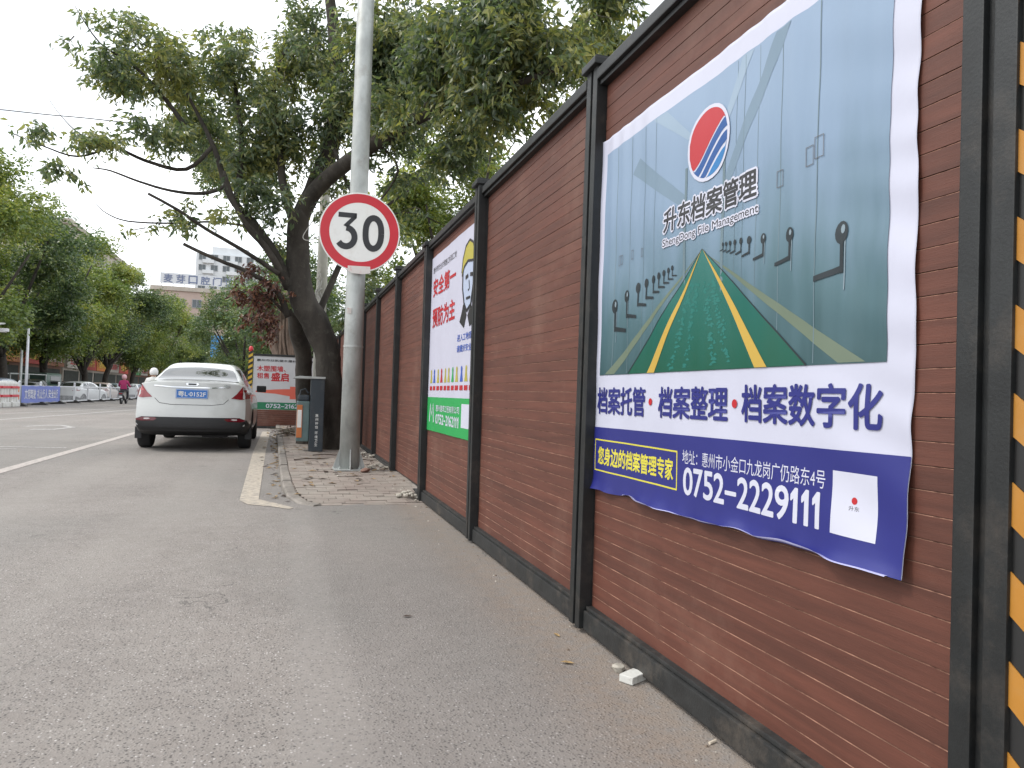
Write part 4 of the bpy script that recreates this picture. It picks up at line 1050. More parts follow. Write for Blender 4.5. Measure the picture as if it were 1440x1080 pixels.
def car_shapes(kind):
    if kind in _cars: return _cars[kind]
    cage = car_body(kind); sub = evaluated(cage, [('SUBSURF', dict(levels=3, render_levels=3))])
    if not sub.materials: sub.materials.append(M['white_paint'])
    bvh = None
    bmq = bmesh.new(); bmq.from_mesh(sub); bvh = BVHTree.FromBMesh(bmq); bmq.free()
    # wheel arches cut out of the body
    cut = MB()
    for y in (.97, 3.60):
        for s in (-1, 1):
            cut.lathe([(.355, -.16), (.362, .16)], 'x', 40, (s*.86, y, .33), M['plastic'])
    cm = cut.mesh('cut'); bq = bmesh.new(); bq.from_mesh(cm); bmesh.ops.recalc_face_normals(bq, faces=bq.faces); bq.to_mesh(cm); bq.free()
    co = bpy.data.objects.new('cut', cm); COL.objects.link(co)
    body = evaluated(sub, [('BOOLEAN', dict(operation='DIFFERENCE', object=co, solver='EXACT', material_mode='TRANSFER'))])
    bpy.data.objects.remove(co); smooth_by_angle(body, 40)
    _cars[kind] = (body, bvh); return _cars[kind]
def patch(bvh, name, poly, dirn, m, off, parent, cell=.05, mirror=False, thick=0):
    """panel cut to an outline and laid on the body, seen from dirn ('tail' polygons in x,z; 'side' in y,z; 'top' in x,y)"""
    bm = bmesh.new(); vs = [bm.verts.new((a, b, 0)) for a, b in poly]; bm.faces.new(vs)
    xs = [p[0] for p in poly]; ys = [p[1] for p in poly]
    for ax, lo, hi in ((0, min(xs), max(xs)), (1, min(ys), max(ys))):
        k = math.ceil(lo/cell)
        while k*cell < hi:
            c_ = [0, 0, 0]; n_ = [0, 0, 0]; c_[ax] = k*cell; n_[ax] = 1
            bmesh.ops.bisect_plane(bm, geom=bm.verts[:]+bm.edges[:]+bm.faces[:], plane_co=c_, plane_no=n_, dist=1e-6); k += 1
    bad = []
    for v in bm.verts:
        a, b = v.co.x, v.co.y
        if dirn == 'tail': o_, d_ = Vector((a, -2, b)), Vector((0, 1, 0))
        elif dirn == 'nose': o_, d_ = Vector((a, 7, b)), Vector((0, -1, 0))
        elif dirn == 'side': o_, d_ = Vector((3, a, b)), Vector((-1, 0, 0))
        else: o_, d_ = Vector((a, b, 3)), Vector((0, 0, -1))
        h = bvh.ray_cast(o_, d_)
        if h[0] is None: bad.append(v); continue
        n_ = h[1] if h[1].dot(d_) < 0 else -h[1]
        v.co = h[0]+n_*off
        if mirror: v.co.x = -v.co.x
    bmesh.ops.delete(bm, geom=bad, context='VERTS')
    bmesh.ops.recalc_face_normals(bm, faces=bm.faces)
    me = bpy.data.meshes.new(name); bm.to_mesh(me); bm.free(); me.materials.append(m); me.shade_smooth()
    return link(name, me, parent)
def mirrorp(p): return [(-a, b) for a, b in p]
def wheel_mesh():
    t = MB().lathe([(.21, -.09), (.285, -.105), (.313, -.085), (.320, -.04), (.320, .04), (.313, .085), (.285, .105), (.21, .09)], 'x', 36, m=M['tyre'])
    r = MB().lathe([(.0, .055), (.05, .06), (.06, .05), (.06, .045)], 'x', 20, m=M['rim'])
    r.lathe([(.205, .03), (.215, .09), (.205, .092), (.19, .06)], 'x', 36, m=M['rim'], cap=False)
    r.lathe([(.205, .0), (.0, .0)], 'x', 30, m=M['tyre'], cap=False)
    for k in range(5):
        T = Matrix.Rotation(k*2*math.pi/5, 4, 'X'); r.bbox(.03, .07, -.028, .028, .05, .20, .008, M['rim'], T)
    return t.mesh('tyre', smooth=False), r.mesh('rim')
ty_me, rim_me = wheel_mesh(); smooth_by_angle(ty_me, 30)
def make_car(loc, label, cat, pm, kind='saloon', detail=True, rz=0, scale=1, group=None):
    body_me, bvh = car_shapes(kind)
    t = thing('parked_car', loc, label, cat, group, rz); t.scale = (scale,)*3
    me = body_me.copy(); me.materials[0] = pm
    if len(me.materials) < 2: me.materials.append(M['plastic'])
    for f in me.polygons:
        if f.center.z < (.41 if f.center.y < .66 else .31) or (f.normal.z < -.55 and f.center.z < .5): f.material_index = 1
    link('body', me, t)
    P = lambda *a, **k: patch(bvh, *a, parent=t, **k)
    G = M['glass']
    if kind == 'saloon':
        rear = [(-.60, .50), (-.50, .46), (0, .44), (.50, .46), (.60, .50), (.60, .62), (.565, .95), (.52, 1.32), (.45, 1.40), (0, 1.44), (-.45, 1.40), (-.52, 1.32), (-.565, .95), (-.60, .62)]
        rear = [(-.665, .70), (-.62, .66), (0, .62), (.62, .66), (.665, .70), (.62, .95), (.565, 1.22), (.52, 1.32), (0, 1.38), (-.52, 1.32), (-.565, 1.22), (-.62, .95)]
        P('rear_window', rear, 'top', G, .004)
    else:
        P('rear_window', [(-.62, 1.08), (.62, 1.08), (.55, 1.38), (-.55, 1.38)], 'tail', G, .004)
    ws = [(-.66, 3.30), (0, 3.40), (.66, 3.30), (.60, 2.95), (.55, 2.74), (0, 2.70), (-.55, 2.74), (-.60, 2.95)]
    P('windscreen', ws, 'top', G, .004)
    y0 = 1.02 if kind == 'saloon' else .62
    for mir in (False, True):
        P('side_window', [(y0+.05, 1.02), (1.70, 1.005), (1.70, 1.36), (1.45, 1.36), (y0+.30 if kind == 'saloon' else y0+.1, 1.24 if kind == 'saloon' else 1.34)], 'side', G, .004, mirror=mir)
        P('side_window', [(1.78, 1.005), (2.62, .985), (2.95, 1.00), (2.66, 1.33), (2.4, 1.37), (1.78, 1.37)], 'side', G, .004, mirror=mir)
    for y in (.97, 3.60):
        for s in (-1, 1):
            w = bpy.data.objects.new('wheel', ty_me); COL.objects.link(w); w.parent = t; w.location = (s*.775, y, .318)
            w.rotation_euler = (0, 0, 0 if s > 0 else math.pi); r = link('rim', rim_me, w)
    for s in (-1, 1):
        P('tail_light', [(s*a, b) for a, b in ([(.885, .875), (.885, .99), (.81, 1.075), (.76, 1.07), (.66, .93), (.58, .855), (.74, .84)] if kind == 'saloon' else [(.84, .82), (.84, 1.12), (.76, 1.15), (.68, 1.0), (.66, .82)])], 'tail', M['lampred'], .007)
    for mir in (False, True):
        P('headlight', [(4.16, .72), (4.40, .68), (4.36, .60), (4.18, .62)], 'side', M['lampwhite'], .004, mirror=mir)
        m_ = MB().bbox(-.02, .16, -.06, .06, -.06, .07, .03, M['plastic'] if mir is False else M['plastic'])
        m_.build('door_mirror', parent=t, loc=((-1.03 if mir else .90), 2.78, 1.03))
    # bumper, plate and small trims
    P('lower_bumper', [(-.82, .505), (-.72, .545), (.72, .545), (.82, .505), (.865, .42), (.83, .33), (.70, .255), (-.70, .255), (-.83, .33), (-.865, .42)], 'tail', M['plastic'], .006)
    MB().box(-.62, .62, 1.3, 4.1, .21, .30, M['plastic']).build('underbody', parent=t)
    if not detail: return t
    y_ = bvh.ray_cast(Vector((0, -2, .90)), Vector((0, 1, 0)))[0].y
    pt = MB().bbox(-.235, .235, y_-.018, y_-.006, .845, .990, .003, M['plate']).build('number_plate', parent=t)
    PP = Print(lambda x, z, l: (x, y_-.0188-l*.0005, z))
    PP.text('粤L·0152F', (-.205, .205, .872, .962), M['signwhite'], 1, pt, .012, 'plate_lettering')
    PP.polys([rect(-.228, .228, .980, .984), rect(-.228, .228, .851, .855), rect(-.228, -.224, .855, .980), rect(.224, .228, .855, .980)], M['signwhite'], 1, pt, 'plate_border')
    P('chrome_strip', [(-.56, 1.045), (-.3, 1.028), (.3, 1.028), (.56, 1.045), (.56, 1.030), (.3, 1.010), (-.3, 1.010), (-.56, 1.030)], 'tail', M['chrome'], .012)
    P('badge', [(-.085, 1.088), (.085, 1.088), (.10, 1.07), (.075, 1.048), (-.075, 1.048), (-.10, 1.07)], 'tail', M['chrome'], .012)
    P('badge_centre', [(-.06, 1.082), (.06, 1.082), (.06, 1.056), (-.06, 1.056)], 'tail', M['plastic'], .0135)
    P('model_badge', [(.47, 1.068), (.56, 1.068), (.56, 1.052), (.47, 1.052)], 'tail', M['chrome'], .008)
    sm = .007
    def seam(pts, dirn, **k):
        for a, b in zip(pts[:-1], pts[1:]):
            for q in strip([a, b], sm): P('panel_gap', q, dirn, M['seam'], .0028, cell=.04, **k)
    seam([(-.545, .84), (-.47, .765), (-.30, .742), (.30, .742), (.47, .765), (.545, .84)], 'tail')
    seam([(-.74, .43), (.74, .43)], 'tail')
    for mir in (False, True):
        seam([(1.74, .97), (1.74, .30)], 'side', mirror=mir); seam([(2.98, .93), (3.02, .60), (2.98, .30)], 'side', mirror=mir)
        seam([(.98, .98), (1.22, .78), (1.30, .45), (1.34, .30)], 'side', mirror=mir)
        P('door_handle', [(1.90, .86), (2.08, .855), (2.08, .83), (1.90, .835)], 'side', M['chrome'], .02, mirror=mir)
        P('door_handle', [(1.42, .87), (1.58, .865), (1.58, .84), (1.42, .845)], 'side', M['chrome'], .02, mirror=mir)
        P('sill', [(1.36, .30), (3.22, .30), (3.22, .235), (1.36, .235)], 'side', M['plastic'], .005, mirror=mir)
    for s in (-1, 1):
        P('reflector', [(s*a, b) for a, b in ((.80, .515), (.70, .540), (.52, .535), (.49, .515), (.54, .485), (.72, .478), (.80, .49))], 'tail', M['lampdark'], .010)
        P('fog_lens', [(s*a, b) for a, b in ((.68, .524), (.61, .526), (.59, .514), (.63, .502), (.68, .504))], 'tail', M['lampwhite'], .0125)
        P('lamp_inner', [(s*a, b) for a, b in ((.845, .98), (.81, 1.045), (.77, 1.04), (.70, .95), (.76, .955))], 'tail', mat('tail_lamp_bright', (.36, .03, .03), .12, coat=.8), .0095)
        MB().bbox(s*.84-.05, s*.84+.05, .585, .597, .17, .36, .004, M['plastic']).build('mud_flap', parent=t)
    MB().bbox(.12, .52, .50, .9, .20, .32, .04, M['plastic']).build('silencer', parent=t)
    return t
make_car((-1.43, 13.0, 0), 'white saloon with blue number plate parked at the kerb beside the litter bin', 'car', M['white_paint'], scale=1.035)

far = dict(group='cars parked across the street', detail=False)
make_car((-13.3, 52.3, -.24), 'white fastback parked just right of the blue banner on the railing', 'car', paint('bright_white_paint', (.60, .61, .62)), rz=R_(-14), **far)
make_car((-13.3, 60.7, -.24), 'pale pinkish beige saloon parked behind the white railing', 'car', paint('pink_beige_paint', (.52, .42, .38)), **far)
make_car((-12.6, 69.0, -.24), 'white hatchback partly hidden behind the scooter rider in the magenta jacket', 'car', paint('clean_white_paint', (.68, .69, .70)), 'hatch', **far)
make_car((-13.7, 47.3, -.24), 'black hatchback standing behind the blue banner, left of the white fastback', 'car', paint('black_car_paint', (.02, .02, .023)), 'hatch', rz=R_(10), **far)
make_car((-15.9, 63, -.24), 'dark grey car half hidden left of the pinkish beige saloon', 'car', paint('dark_grey_paint', (.06, .06, .07)), 'hatch', **far)
make_car((-14.4, 43.0, -.24), 'silver blue car seen over the red and white barriers at the left edge', 'car', paint('silver_blue_paint', (.30, .34, .42)), 'hatch', rz=R_(0), **far)
make_car((-15.0, 74, -.24), 'small pale blue car between the pinkish saloon and the scooter rider', 'car', paint('pale_blue_paint', (.42, .52, .56)), 'hatch', **far)

# small green truck behind the barrier
tk = thing('box_truck', (-16.3, 50.5, -.24), 'dark green light truck with a pale framed load bed behind the blue banner', 'truck', rz=R_(-20))
tg = paint('truck_green', (.05, .09, .07))
MB().bbox(-.9, .9, 0, 3.2, .75, 1.0, .03, tg).build('load_bed', parent=tk)
MB().bbox(-.85, .85, 3.25, 4.7, .5, 1.95, .12, tg).build('cab', parent=tk)
MB().bbox(-.72, .72, 4.58, 4.72, 1.25, 1.8, .03, M['glass']).build('windscreen', parent=tk)
for s in (-1, 1):
    MB().bbox(s*.853-.01, s*.853+.01, 3.6, 4.5, 1.25, 1.75, .008, M['glass']).build('side_window', parent=tk)
    for y in (.7, 3.95):
        w = link('wheel', ty_me, tk, (s*.78, y, .32)); link('rim', rim_me, w)
    MB().bbox(s*.87-.02, s*.87+.02, 0, 3.2, 1.003, 1.35, .008, tg).build('side_board', parent=tk)
    for y in (.05, 1.6, 3.15): MB().bbox(s*.86-.03, s*.86+.03, y-.03, y+.03, 1.352, 1.78, .006, M['galv']).build('frame_post', parent=tk)
    MB().bbox(s*.86-.03, s*.86+.03, 0, 3.2, 1.782, 1.84, .006, M['galv']).build('frame_rail', parent=tk)
MB().box(-.5, .5, .1, 4.5, .35, .70, M['plastic']).build('chassis', parent=tk)

# ================================================================== RAILING, BARRIERS AND BANNER ACROSS THE ROAD
RX = -11.0; RP = 2.95
M['railwhite'] = mat('white_railing_paint', (.62, .63, .66), .5, var=.05, scale=3, dirt=((.40, .39, .38), 3, .55, .8))
M['foot'] = mat('black_rubber_foot', (.03, .028, .027), .8)
rl = thing('railing', (RX, 36.9, 0), 'low white slatted traffic railing with black feet running along the middle of the road', 'railing')
post_r = MB(); post_r.bbox(-.04, .04, -.04, .04, .06, 1.02, .008, M['railwhite']); post_r.lathe([(.03, 1.02), (.05, 1.04), (.055, 1.07), (.04, 1.11), (.01, 1.13)], n=10, m=M['railwhite']); post_me = post_r.mesh('post')
foot_me = MB().prism([(-.34, 0), (.34, 0), (.30, .05), (.10, .16), (-.10, .16), (-.30, .05)], 'y', -.13, .13, M['foot']).mesh('foot')
slat_me = MB().box(-.006, .006, -.018, .018, .16, .86, M['railwhite']).mesh('slat')
rb_me = MB().bbox(-.02, .02, .042, RP-.042, 0, .06, .004, M['railwhite']).mesh('rail')
for i in range(12):
    y = i*RP; p = link('post', post_me, rl, (0, y, 0)); link('foot', foot_me, p)
    if i == 11: break
    for z in (.10, .862): link('rail', rb_me, rl, (0, y, z))
    for k in range(12): link('slat', slat_me, rl, (0, y+.2+k*(RP-.18)/12, 0))
bb = thing('blue_banner', (RX+.07, 37.0, .12), 'blue cloth banner with white characters tied along the white railing', 'banner')
K['clothblue'] = mat('blue_banner_cloth', (.16, .20, .50), .7, var=.06, scale=2)
bl = 2*RP-.1
def rplace(s, z, layer): return (RX+.065+.010*math.sin(s*3.1)+.006*math.sin(s*9)+layer*.008, 37.0+s, z)
n = 40; mb = MB(); vs = []
for z in (.14, .38, .62, .90): vs += [rplace(bl*i/n, z+(.012*math.sin(i*.8)), 0) for i in range(n+1)]
mb.add(vs, [(j*(n+1)+i, j*(n+1)+i+1, (j+1)*(n+1)+i+1, (j+1)*(n+1)+i) for j in range(3) for i in range(n)], K['clothblue'])
ob = mb.build('cloth', parent=bb, smooth=True, recalc=False); ob.matrix_parent_inverse = Matrix.Translation(-Vector(bb.location))
# characters face the road (+x), so they read from the near side
RPn = BP(rplace, .15); RPn.root = bb
RPn.text('文明驾驶 礼让行人 安全出行', (.35, bl-.35, .30, .76), K['white'], 1, bb, .025)
# red and white water barriers
M['barwhite'] = mat('barrier_white_plastic', (.58, .58, .56), .5, var=.05, dirt=((.38, .36, .33), 3, .5, .75)); M['barred'] = mat('barrier_red', (.50, .03, .05), .45)
def barrier():
    t = thing('water_barrier', (0, 0, 0), 'b', 'barrier', 'red and white barriers at the end of the railing')
    m_ = MB(); m_.bbox(-.20, .20, -.46, .46, .0, .22, .05, M['barwhite']); 
    for k in range(3): m_.lathe([(.15, .2), (.135, .5), (.13, .98), (.10, 1.05), (.04, 1.07)], n=14, c=(0, -.31+k*.31, 0), m=M['barwhite'])
    m_.build('body', parent=t, smooth=False)
    for z in (.42, .78):
        for k in range(3): MB().lathe([(.146-(.008 if z > .5 else 0), z), (.146-(.008 if z > .5 else 0), z+.10)], n=14, c=(0, -.31+k*.31, 0), m=M['barred'], cap=False).build('red_band', parent=t)
        MB().bbox(.10, .155, -.45, .45, z+.01, z+.09, .01, M['barred']).build('red_bar', parent=t)
    return t
b0 = barrier(); b0.location = (-10.95, 35.85, 0); b0['label'] = 'red and white plastic barrier standing next to the end of the railing'
b1 = copy_tree(b0); b1.location = (-10.98, 34.85, 0); b1['label'] = 'red and white plastic barrier, second from the end of the railing'
b2 = copy_tree(b0); b2.location = (-11.0, 33.85, 0); b2['label'] = 'red and white plastic barrier nearest the left edge of the photo'
dl = thing('delineator', (-10.98, 36.55, 0), 'white and orange marker post between the red barrier and the railing', 'marker post')
MB().bbox(-.07, .07, -.07, .07, 0, 1.05, .01, M['railwhite']).build('body', parent=dl)
for z in (.3, .62): MB().bbox(-.075, .075, -.075, .075, z, z+.22, .004, flat('marker_orange', (.60, .20, .06))).build('orange_band', parent=dl)

# ================================================================== POLES ACROSS THE ROAD
sp_ = thing('solar_lamp', (-11.6, 35.6, -.05), 'grey street pole with a flat solar lamp head above the barriers at the left', 'street lamp')
MB().tube([(0, 0, 0), (0, 0, 3.35)], [.10, .075], 14, M['galv']).build('pole', parent=sp_, smooth=True)
MB().bbox(-.45, .45, -.28, .28, 3.50, 3.55, .01, M['galv'], Matrix.Translation((0, 0, 0)) @ Matrix.Rotation(R_(8), 4, 'X')).build('solar_panel', parent=sp_)
MB().bbox(-.50, .50, -.12, .12, 3.20, 3.34, .03, M['railwhite']).build('lamp_head', parent=sp_)
MB().bbox(-.42, .42, -.10, .10, 3.175, 3.199, .004, M['signwhite']).build('lens', parent=sp_)
for x, y, h, lab in ((-12.0, 41.2, 3.9, 'tall slim white pole rising behind the blue banner'), (-12.9, 43.4, 2.9, 'shorter slim grey pole left of the tall white pole')):
    p_ = thing('slim_pole', (x, y, -.2), lab, 'pole', 'slim poles behind the railing')
    MB().tube([(0, 0, 0), (0, 0, h)], [.075, .055], 12, M['railwhite'] if h > 3 else M['galv']).build('pole', parent=p_, smooth=True)
    MB().lathe([(.12, 0), (.12, .03), (.08, .05)], n=12, m=M['galv']).build('base', parent=p_)

# ================================================================== LITTER BIN, CONCRETE POLE
lb = thing('litter_bin', (.42, 12.1, hp(12)), 'dark green litter bin with orange front and a lettered roof post under the fig tree', 'litter bin')
M['bindark'] = mat('bin_dark_steel', (.025, .035, .045), .45, dirt=((.07, .07, .07), 5, .5, .8)); M['bingreen'] = mat('bin_grey_green', (.10, .155, .155), .5, dirt=((.07, .09, .09), 5, .5, .75)); M['binorange'] = mat('bin_orange', (.50, .16, .05), .5)
MB().bbox(.00, .215, -.04, .30, 0, 1.16, .01, M['bindark']).build('upright', parent=lb)
MB().bbox(-.20, -.005, .0, .42, .16, .80, .02, M['bingreen']).build('bin_body', parent=lb)
MB().bbox(-.19, -.015, .02, .40, .802, .90, .03, M['bindark']).build('bin_lid', parent=lb)
MB().bbox(-.20, -.115, -.012, -.001, .22, .74, .003, M['binorange']).build('orange_panel', parent=lb)
MB().bbox(-.19, -.125, -.0155, -.0125, .38, .66, .001, M['signwhite']).build('notice', parent=lb)
MB().prism([(-.27, 1.16), (.22, 1.165), (.22, 1.195), (-.18, 1.20), (-.25, 1.185)], 'y', -.06, .46, M['galv']).build('roof', parent=lb)
MB().tube([(-.16, .05, .90), (-.15, .05, .97), (-.08, .05, 1.0), (-.03, .05, .93)], .012, 8, M['bindark']).build('handle', parent=lb)
LP_ = Print(lambda x, z, l: (x, -.0405-l*.001, z))
for k, ch in enumerate('惠州仲恺环境卫生'):
    zt = .60-k*.062-(.03 if k > 3 else 0); LP_.text(ch, (.085, .130, zt-.048, zt), M['signwhite'], 1, lb, .01, 'character')
cp = thing('concrete_pole', (.64, 14.6, hp(14)), 'pale concrete utility pole behind the litter bin between the fig trunks', 'pole')
MB().tube([(0, 0, 0), (0, 0, 6.5)], [.115, .085], 18, mat('pale_concrete', (.48, .47, .42), .85, var=.1, scale=6, bump=.3)).build('shaft', parent=cp, smooth=True)
M['cable'] = flat('white_cable', (.50, .49, .46), .6); M['cable_k'] = flat('black_cable', (.02, .02, .02), .6)
g = random.Random(4)
for k in range(7):
    x, z = g.uniform(-.12, .12), g.uniform(2.9, 3.5); pts_ = [(x+g.uniform(-.05, .05), -.14+g.uniform(-.03, .03), z-.12*j-g.uniform(0, .05)) for j in range(6)]
    MB().tube(*smooth_path(pts_, [.012]*6, 3), 6, M['cable']).build('loose_cable', parent=cp, smooth=True)
cb = MB().tube(*smooth_path([at(460, 292, 12.4), at(448, 300, 12.4), at(432, 322, 12.4), at(426, 334, 12.4), at(434, 338, 12.4), at(450, 332, 12.4)], [.008]*6, 5), 6, M['cable']).build('wire_loop', smooth=True)
tag(cb, 'thin pale wire looped in front of the fig trunk left of the speed limit sign', 'wire')
wv = MB().tube(*smooth_path([at(-60, 148, 14), at(0, 154, 13.6), at(65, 161, 13.3), at(130, 167, 13), at(240, 180, 12.8)], [.008]*5, 6), 6, M['cable_k']).build('overhead_wire', smooth=True)
tag(wv, 'thin black overhead wire running into the fig crown from the left edge', 'wire')

# ================================================================== PEOPLE AND SCOOTERS
def skin(name, joints, edges, rad, m, parent, sub=2):
    me = bpy.data.meshes.new('sk'); me.from_pydata(joints, edges, []); o = bpy.data.objects.new('sk', me); COL.objects.link(o)
    md = o.modifiers.new('s', 'SKIN'); md.use_smooth_shade = True
    for i, v in enumerate(me.skin_vertices[0].data):
        r = rad[i]; v.radius = r if hasattr(r, '__len__') else (r, r); v.use_root = (i == 0)
    s2 = o.modifiers.new('u', 'SUBSURF'); s2.levels = sub; s2.render_levels = sub
    dg = bpy.context.evaluated_depsgraph_get(); r = bpy.data.meshes.new_from_object(o.evaluated_get(dg)); bpy.data.objects.remove(o)
    r.materials.clear(); 
    for x in (m if isinstance(m, list) else [m]): r.materials.append(x)
    r.shade_smooth(); return link(name, r, parent)
def rider(loc, label, jacket, trousers, helmet, sc_label, bodyc, rz=0):
    sk = flat('skin_tone', (.42, .26, .18), .6)
    p = thing('person', loc, label, 'person', rz=rz)
    #      0 pelvis 1 waist 2 chest 3 neck 4 head 5 crown   6/7 shoulders 8/9 elbows 10/11 wrists  12/13 hips 14/15 knees 16/17 ankles 18/19 toes 20/21 hands
    J = [(0, 0, .82), (0, .02, .98), (0, .05, 1.20), (0, .07, 1.36), (0, .09, 1.47), (0, .09, 1.56),
         (-.18, .05, 1.27), (.18, .05, 1.27), (-.27, .14, 1.04), (.27, .14, 1.04), (-.28, .36, 1.0), (.28, .36, 1.0),
         (-.10, .02, .80), (.10, .02, .80), (-.15, .38, .72), (.15, .38, .72), (-.14, .40, .34), (.14, .40, .34), (-.14, .52, .29), (.14, .52, .29), (-.28, .44, 1.0), (.28, .44, 1.0)]
    E_ = [(0, 1), (1, 2), (2, 3), (3, 4), (4, 5), (2, 6), (2, 7), (6, 8), (7, 9), (8, 10), (9, 11), (10, 20), (11, 21), (0, 12), (0, 13), (12, 14), (13, 15), (14, 16), (15, 17), (16, 18), (17, 19)]
    rd = [(.17, .13), (.16, .125), (.19, .13), .06, .085, .07, .085, .085, .06, .06, .042, .042, .11, .11, .08, .08, .05, .05, .04, .04, .035, .035]
    b = skin('body', J, E_, rd, [sk, jacket, trousers, flat('shoe', (.03, .03, .03))], p)
    for f in b.data.polygons:
        c = f.center
        if c.z > 1.385: f.material_index = 0
        elif c.z > .84 and c.y < .40: f.material_index = 1
        elif c.z > .84: f.material_index = 0
        elif c.z > .36: f.material_index = 2
        else: f.material_index = 3
    MB().lathe([(.115, 1.44), (.135, 1.50), (.132, 1.58), (.10, 1.65), (.05, 1.685), (.01, 1.69)], n=20, c=(0, .08, 0), m=helmet).build('helmet', parent=p, smooth=True)
    MB().bbox(-.09, .09, .19, .215, 1.47, 1.56, .01, M['glass']).build('visor', parent=p)
    s = thing('scooter', loc, sc_label, 'scooter', rz=rz)
    pm_ = paint('scooter_paint', bodyc)
    for y in (-.50, .78):
        w = MB().lathe([(.14, -.035), (.21, -.05), (.235, -.02), (.235, .02), (.21, .05), (.14, .035)], 'x', 24, (0, y, .236), M['tyre']).build('wheel', parent=s, smooth=True)
        MB().lathe([(.14, -.02), (.14, .02), (.03, .05), (.0, .05)], 'x', 18, (0, y, .236), M['rim']).build('rim', parent=w)
    MB().prism([(-.72, .52), (-.70, .66), (-.30, .68), (.10, .66), (.12, .50), (.05, .30), (-.20, .27), (-.45, .45)], 'x', -.14, .14, pm_).build('tail_body', parent=s)
    MB().bbox(-.15, .15, -.62, .14, .685, .765, .03, M['plastic']).build('seat', parent=s)
    MB().bbox(-.17, .17, .08, .52, .22, .28, .02, pm_).build('footboard', parent=s)
    MB().prism([(.50, .25), (.62, .28), (.60, .95), (.52, .95)], 'x', -.17, .17, pm_).build('leg_shield', parent=s)
    MB().tube([(0, .78, .24), (0, .66, .6), (0, .56, 1.0)], .025, 8, M['galv']).build('fork', parent=s)
    MB().tube([(-.32, .44, 1.0), (-.12, .55, 1.02), (.12, .55, 1.02), (.32, .44, 1.0)], .016, 8, M['plastic']).build('handlebar', parent=s)
    for q in (-1, 1):
        MB().tube([(q*.22, .48, 1.02), (q*.26, .46, 1.16)], .006, 6, M['plastic']).build('mirror_stalk', parent=s)
        MB().bbox(q*.27-.05, q*.27+.05, .45, .47, 1.14, 1.21, .01, M['plastic']).build('mirror', parent=s)
    MB().bbox(-.09, .09, -.755, -.715, .56, .63, .01, M['lampred']).build('tail_light', parent=s)
    MB().bbox(-.08, .08, -.735, -.72, .36, .47, .004, M['railwhite']).build('number_plate', parent=s)
    MB().prism([(-.62, .30), (-.50, .505), (-.36, .505), (-.50, .49), (-.66, .36), (-.70, .30)], 'x', -.06, .06, M['plastic']).build('mudguard', parent=s)
    return p
rider((-8.72, 46.6, 0), 'person in a magenta jacket and pink helmet riding away on a scooter', flat('magenta_jacket', (.32, .018, .10), .7, var=.2), flat('dark_trousers', (.03, .03, .04), .8), flat('pink_helmet', (.60, .35, .38), .35),
      'dark scooter ridden by the person in the magenta jacket', (.05, .05, .06))
rider((-4.2, 27.2, 0), 'person in white shirt and helmet half hidden behind the left of the white saloon', flat('white_shirt', (.62, .62, .60), .8, var=.06), flat('grey_green_trousers', (.10, .14, .12), .8), flat('white_helmet', (.66, .66, .66), .3),
      'scooter hidden behind the white saloon, under the person in the white shirt', (.05, .09, .10))

# ================================================================== BUILDINGS
def window_grid(root, face, cols, rows, wsz, frame_m, glass_m, proud=.05, axis='x', at_=0, sill=True):
    """each window its own part, pane a sub-part. face plane at `at_` across axis; cols/rows give centres"""
    w, h = wsz
    def T(a, b, c): return (c, a, b) if axis == 'x' else (a, c, b)
    fr = MB(); t = .09
    sgn = face
    def bx(m_, a0, a1, b0, b1, c0, c1, mm):
        lo, hi = min(c0, c1), max(c0, c1)
        if axis == 'x': m_.box(lo, hi, a0, a1, b0, b1, mm)
        else: m_.box(a0, a1, lo, hi, b0, b1, mm)
    for a0, a1, b0, b1 in ((-w/2, w/2, h/2-t, h/2), (-w/2, w/2, -h/2, -h/2+t), (-w/2, -w/2+t, -h/2+t, h/2-t), (w/2-t, w/2, -h/2+t, h/2-t), (-t/2, t/2, -h/2+t, h/2-t)):
        bx(fr, a0, a1, b0, b1, .002*sgn, proud*sgn, frame_m)
    fm = fr.mesh('window'); pa = MB(); bx(pa, -w/2+t, w/2-t, -h/2+t, h/2-t, .001*sgn, .015*sgn, glass_m); pmesh = pa.mesh('pane')
    for c in cols:
        for r_ in rows:
            o = link('window', fm, root, T(c, r_, at_)); link('pane', pmesh, o)
M['wallbeige'] = mat('beige_render', (.42, .38, .33), .9, var=.12, scale=.6, dirt=((.28, .25, .22), .5, .5, .8)); M['wallwhite'] = mat('white_tile_facade', (.58, .60, .62), .8, var=.05, scale=.5)
M['wallpink'] = mat('pink_render', (.42, .33, .29), .9, var=.08, scale=.4); M['wallbrown'] = mat('brown_facade', (.22, .12, .085), .85, var=.15, scale=.6)
M['winframe'] = flat('window_frame', (.30, .31, .32)); M['winglass'] = mat('building_glass', (.04, .055, .065), .1, ior=1.7, var=.3, scale=1)
M['shop_dark'] = flat('shop_interior', (.035, .04, .035), .8, var=.3)
